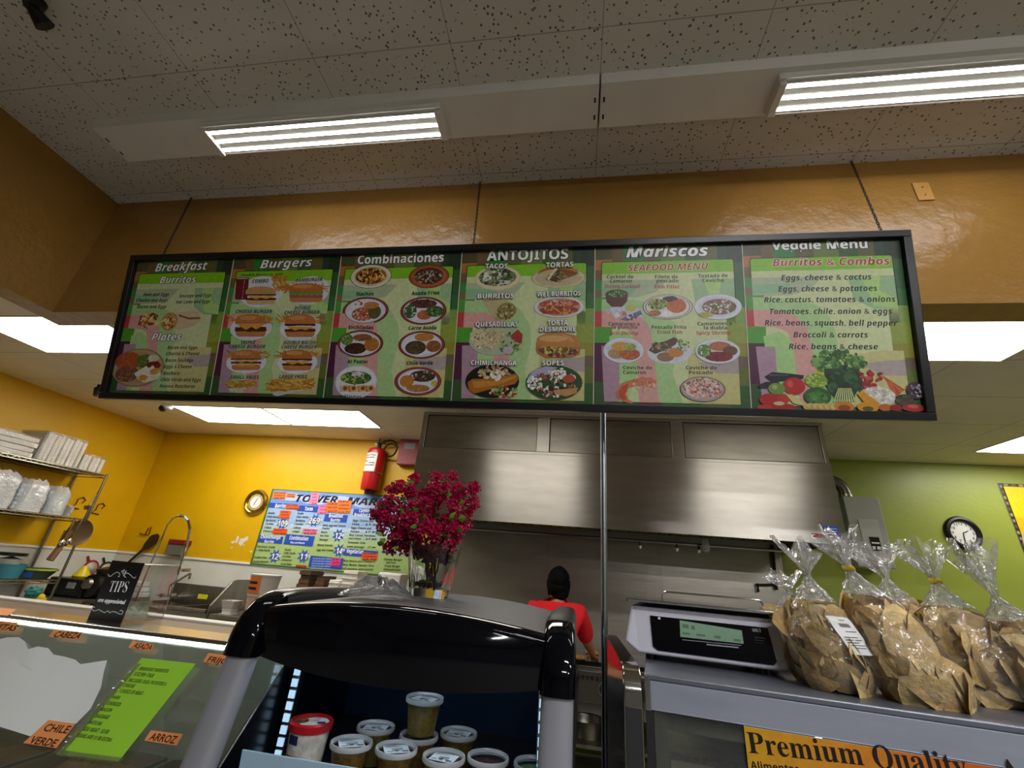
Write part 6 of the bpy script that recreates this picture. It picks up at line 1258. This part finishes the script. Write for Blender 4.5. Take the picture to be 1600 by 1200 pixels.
o=xf(b,MK).build('food_crumbs'); tag(o,'brown fried crumbs on the tray rail behind the cabinet glass','crumbs',kind='stuff')
# banner
a=MK.inverted()@PP(1162,1133,MK@Vector((0,-.003,0)),(MK.to_3x3()@Vector((0,-1,0))))
Ux=MK.to_3x3()@Vector((1,0,0)); bo=MK@Vector((0,-.0025,0))
t=empty('premium_banner',MK@Vector((a.x+.5,-.002,1.17)),'yellow to red Premium Quality banner on the cabinet front','banner')
b=new(m_white); b.box((a.x,-.0022,1.15),(KW-.05,-.0008,KZc-.067)); xf(b,MK).build('backing',t,smooth=0)
Fp=Flat(bo,Ux,(0,0,1),m_print,step=1.2e-4)
cols=[(.0,'#d8a01e'),(.1,'#d88f22'),(.2,'#cf6f24'),(.32,'#c24f20'),(.45,'#b82c1c'),(.6,'#a81a18'),(1,'#9a1414')]
N_=60; W_=KW-.05-a.x
def mixc(f):
    for (p,c),(q,d) in zip(cols,cols[1:]):
        if f<=q:
            k=(f-p)/(q-p); A=[int(c[i:i+2],16) for i in (1,3,5)]; B=[int(d[i:i+2],16) for i in (1,3,5)]; return '#%02x%02x%02x'%tuple(int(x+(y-x)*k) for x,y in zip(A,B))
    return cols[-1][1]
for i in range(N_): x=a.x+W_*i/N_; Fp.poly([(x,1.15),(x+W_/N_+.0002,1.15),(x+W_/N_+.0002,KZc-.0672),(x,KZc-.0672)],mixc(i/N_),up=0)
Fp.l=2; Fp.mx=2
Fp.text('Premium',1171,1176,1351,1196,33,'#1c120a','se'); Fp.text('Quality',1368,1199,1516,1217,36,'#1c120a','se'); Fp.text('A',1570,1222,1604,1226,36,'#1c120a','se')
Fp.text('Alimentos',1174,1201,1250,1208,12,'#1c120a','sb')
Fp.build('print',t)
# end panel of the cabinet
a0=PY(976,1062,1.19); x0,x1=.112,.1535
t=empty('end_panel',(.13,1.55,0),'polished steel end panel with a rounded front corner left of the scale cabinet','panel')
m_mir=mat('polished steel','#b8b6b2',.1,1); zt=1.378
pr=[(1.19,0),(1.19,zt-.055)]+[(1.19+.055*(1-math.cos(w)),zt-.055+.055*math.sin(w)) for w in (R(20),R(40),R(60),R(80))]+[(1.27,zt),(1.84,zt),(1.84,0)]
b=new(m_mir); b.prism([(x0,y,z) for y,z in pr],(x1-x0,0,0)); b.build('sheet',t,smooth=30,bevel=.003)
b=new(m_dk); b.box((x0+.004,1.184,.05),(x1-.004,1.1895,zt-.075)); b.build('front_strip',t,smooth=0)
# ---- scale
L0=PZ(998,1020,1.384);R0=PZ(1232,1051,1.384); ang=math.atan2(R0.y-L0.y,R0.x-L0.x); SWd=(R0-L0).length
MS=Matrix.Translation((L0.x,L0.y,1.358))@Matrix.Rotation(ang,4,'Z')
t=empty('label_scale',MS@Vector((SWd/2,.16,0)),'white price scale with a green display standing on the steel cabinet','scale')
m_sc=mat('scale housing','#d4d2dc',.4)
b=new(m_sc); out=[(-.0,.026),(SWd+.002,.026),(SWd+.012,.04),(SWd-.004,.14),(-.016,.14),(-.034,.05)]
b.prism([(x,.0-.0+(.02 if z>.1 else 0),z) for x,z in out],(0,.33,0)); 
ch=[(-.014,.05),(.004,.128)]
b.add([(-.014,.0,.05),(.004,.02,.128),(-.012,.05,.12),(-.03,.04,.055)],[(0,1,2,3)]) if 0 else None
xf(b,MS).build('housing',t,smooth=0,bevel=.006,seg=3)
def sp(x,z,d=0): return Vector((x,-.0012+.02*max(0,(z-.026))/.102*.9+.0-d,z))
fU=MS.to_3x3()@Vector((1,0,0)); fV=(MS.to_3x3()@Vector((0,.0178,.102))).normalized()
b=new(mat('scale front glass','#07070c',.12)); pl=[(.034,.118),(SWd-.03,.118),(SWd-.022,.046),(SWd-.03,.038),(.05,.038),(.038,.046)]
b.prism([sp(x,z,.0035) for x,z in pl],(0,.004,0)); f_=xf(b,MS).build('display_panel',t,smooth=0)
Fp=Flat(MS@sp(0,.026,.0047),fU,fV,m_print,step=1.2e-4)
Fp.poly([(1062,969),(1159,985),(1162,1006),(1063,995)],'#84a88a',px=True)
for x0_,y0_,x1_,y1_ in ((1066,975,1076,982),(1080,977,1086,984),(1066,988,1078,992),(1088,990,1102,995),(1116,993,1126,998),(1146,998,1158,1003)): Fp.rect(x0_,y0_,x1_,y1_,'#5a7a62')
Fp.rect(1028,964,1032,968,'#d8d8dc'); Fp.text('UNI-3',1176,987,1189,988,5,'#b8b8c0','sb')
for k in range(3): Fp.rect(1179,996+k*4,1196-k*2,997.4+k*4,'#8a8a94')
Fp.poly([(1066,999),(1158,1008),(1158,1009.2),(1066,1000.2)],'#8a8a94',px=True); Fp.poly([(1104,1006),(1154,1011),(1154,1013),(1104,1008)],'#9a9aa4',px=True)
Fp.build('display_print',f_)
b=new(m_chrome)
def plat(p,q):
    x=-.018+(SWd+.045)*p; return Vector((x,-.012+.36*q,.148-.006*(1 if (p in(0,1) or q in(0,1)) else 0)))
b.box((-.03,-.010,.15),(SWd+.024,.35,.158)); xf(b,MS).build('weighing_platter',t,smooth=0,bevel=.0035,seg=3)
b=new(m_blackm); b.box((.02,.03,.14),(SWd-.02,.31,.15)); xf(b,MS).build('platter_support',t,smooth=0)
b=new(m_chrome); p0=MS.inverted()@PY(1034,943,1.66);p1=MS.inverted()@PY(1192,962,1.62); yq=.30; xa,xb=.075,SWd-.012; zt_=.21
inv=MS.inverted(); 
def onb(px,py): return inv@PP(px,py,MS@Vector((0,yq,0)),MS.to_3x3()@Vector((0,-1,0)))
A_=onb(1034,922);B_=onb(1192,940); xa,xb=A_.x,B_.x; zt_=(A_.z+B_.z)/2; r=.016
pts=[(xa,yq,.158),(xa,yq,zt_-r)]+[(xa+r*(1-math.cos(w)),yq,zt_-r+r*math.sin(w)) for w in (R(30),R(60),R(90))]+[(xb-r*(1-math.cos(w)),yq,zt_-r+r*math.sin(w)) for w in (R(90),R(60),R(30))]+[(xb,yq,zt_-r),(xb,yq,.158)]
b.tube(pts,.003,8); xf(b,MS).build('rear_rail',t)
b=new(m_black)
for x,y in ((.03,.05),(SWd-.05,.05),(.03,.28),(SWd-.05,.28)): b=new(m_black); b.tube([(x,y,.0115),(x,y,.027)],.014,14); xf(b,MS).build('foot',t)
# ---- chip bags
m_bag=film('chip bag film',gl=.17,rough=.1,milk=.03,bump=.55,bscale=16)
m_bag2=film('chip bag gathers',gl=.34,rough=.14,milk=.2,bump=.9,bscale=26)
m_chip=mat('tortilla chips',attr=True,rough=.65,bump=.35,bscale=120,var=.22,vscale=60)
def chip_bag(Y,npx,W_,D_,hr,lab,seed,tie=None,tilt=0,label=None,lean=(0,0)):
    rn=random.Random(seed); nk=PY(*npx,Y); zb=KZc+.001; Hn=nk.z-zb; cx,cy=nk.x+lean[0],nk.y+lean[1]
    t=empty('tortilla_chip_bag',(cx,cy,zb),lab,'chip bag','bags of tortilla chips on the cabinet')
    prof=[(0,.62),(.03,.80),(.1,.93),(.25,1.0),(.45,.98),(.6,.86),(.72,.66),(.84,.38),(.93,.17),(1,.07)]
    def pr(q):
        for (a,r),(c,s) in zip(prof,prof[1:]):
            if q<=c: k=(q-a)/(c-a); k=k*k*(3-2*k); return r+(s-r)*k
        return prof[-1][1]
    def surf(an,q,k=1.0,rough=1):
        c,s=math.cos(an),math.sin(an); e=3.2-2*min(1,q*1.3) if q<.8 else 2; e=max(e,2); f=(abs(c)**e+abs(s)**e)**(-1/e)
        r=pr(q); n=noise.noise(Vector((c*1.7+seed,s*1.7,q*4)))*.14+noise.noise(Vector((c*5+seed,s*5,q*11)))*.06
        pl=1+rough*(n*(1-q*.6)+.16*q**2*math.sin(an*11+seed)*max(0,(q-.5)*2))
        x=cx+(nk.x-cx)*q; y=cy+(nk.y-cy)*q
        return Vector((x+W_/2*c*f*r*pl*k,y+D_/2*s*f*r*pl*k,zb+Hn*q+(.012*n if .05<q<.95 else 0)))
    b=new(m_bag); nA=44
    vs=[];fs=[];qs=[i/22 for i in range(23)]
    for q in qs: vs+=[surf(2*PI*j/nA,q) for j in range(nA)]
    off=[(.018,.10),(.038,.20),(.062,.33),(.085,.44)]
    for dz,rr in off:
        for j in range(nA):
            a=2*PI*j/nA; w=1+.38*math.sin(a*4+seed)+.22*math.sin(a*9+2*seed); k=hr/.085
            vs.append(nk+Vector((math.cos(a)*W_/2*rr*w-dz*.25*k,math.sin(a)*D_/2*rr*w,dz*k*(1+.28*math.sin(a*3+seed*2)))))
    R_=len(qs)+len(off)
    for i in range(R_-1):
        for j in range(nA): fs.append((i*nA+j,i*nA+(j+1)%nA,(i+1)*nA+(j+1)%nA,(i+1)*nA+j))
    fs.append(tuple(range(nA))); b.add(vs,fs); b.use(m_bag2); b.m=[b.mats.index(m_bag2) if 17*nA<=i<len(fs)-1 else 0 for i in range(len(fs))]; b.build('clear_bag',t,smooth=1)
    if tie:
        b=new(mat('yellow tie',tie,.5)); b.tube([nk+Vector((math.cos(a)*W_*.045,math.sin(a)*D_*.045,.003*math.sin(3*a))) for a in [2*PI*i/14 for i in range(14)]],.006,7,closed=True); b.build('tie',t)
    b=new(m_chip)
    base=[(.89,.77,.53),(.85,.72,.48),(.92,.82,.60),(.81,.67,.42)]
    for i in range(150):
        q=rn.uniform(.06,.64); a=rn.uniform(0,2*PI); k=rn.choice((.83,.81,.78,.72,.5)); p=surf(a,q,k,1)
        nrm=(surf(a+.05,q,k)-surf(a-.05,q,k)).cross(surf(a,q+.03,k)-surf(a,q-.03,k)).normalized(); nrm=nrm if nrm.dot(p-Vector((cx,cy,p.z)))>0 else -nrm; gs=.1 if k>.75 else .4; nrm=(nrm+Vector((rn.gauss(0,gs),rn.gauss(0,gs),rn.gauss(0,gs)))).normalized()
        u=nrm.orthogonal().normalized(); u.rotate(Matrix.Rotation(rn.uniform(0,6.28),3,nrm)); w=nrm.cross(u); s=rn.uniform(.21,.31)*W_; cv=rn.uniform(-.5,-.15)
        out_=[]
        for m_ in range(12):
            th=2*PI*m_/12; rr=s*(1.0,.86,.78,.86)[m_%4]*rn.uniform(.95,1.05); x,y=rr*math.cos(th),rr*math.sin(th); out_.append((x,y))
        pv=[p+u*x+w*y+nrm*(cv*(x*x+.5*y*y)/s) for x,y in out_]; pi=[p+u*x*.5+w*y*.5+nrm*(cv*(x*x+.5*y*y)*.25/s) for x,y in out_]
        g=rn.uniform(.8,1.08); c_=rn.choice(base); b.cc=tuple(lin([min(1,v*g) for v in c_]))
        b.add(pv+pi+[p],[(j,(j+1)%12,12+(j+1)%12,12+j) for j in range(12)]+[(12+j,12+(j+1)%12,24) for j in range(12)])
    o=b.build('tortilla_chips',t,smooth=60); o['kind']='stuff'
    if label:
        a0,a1,q0,q1,tw=label
        b=new(m_white); b.grid(lambda p,q:surf(a0+(a1-a0)*p+tw*q,q0+(q1-q0)*q,1.02,1),9,12); l=b.build('price_label',t)
        def strip(p0,p1,r0,r1): b.grid(lambda p,q:surf(a0+(a1-a0)*(p0+(p1-p0)*p)+tw*(r0+(r1-r0)*q),q0+(q1-q0)*(r0+(r1-r0)*q),1.03,1),4,2)
        b=new(m_black)
        for k in range(12): strip(.3+.038*k,.318+.038*k,.72,.82)
        for r_,p0,p1 in ((.6,.35,.8),(.45,.12,.6),(.38,.12,.7),(.31,.12,.5),(.24,.2,.8),(.17,.25,.6),(.9,.4,.6)): strip(p0,p1,r_,r_+.018)
        b.build('label_print',l)
    return t
chip_bag(1.56,(1233,925),.19,.16,.05,'chip bag half hidden behind the scale and the labelled bag',11)
chip_bag(1.275,(1262,900),.168,.18,.075,'chip bag with a white price label, next to the scale',3,label=(R(-82),R(-40),.34,.64,R(-22)),lean=(.01,-.01))
chip_bag(1.56,(1385,905),.22,.18,.085,'chip bag in the back row between the two front bags',17)
chip_bag(1.27,(1326,888),.178,.17,.08,'leaning chip bag with a yellow tie, its corner hanging over the cabinet edge',5,tie='#b8a030',lean=(.07,-.05))
chip_bag(1.33,(1462,908),.175,.18,.08,'upright chip bag with a yellow tie, right of the leaning one',23,tie='#b8a850',lean=(.03,-.01))
chip_bag(1.27,(1555,932),.185,.18,.1,'chip bag at the right edge of the cabinet, last of the row',31,lean=(.07,-.01))
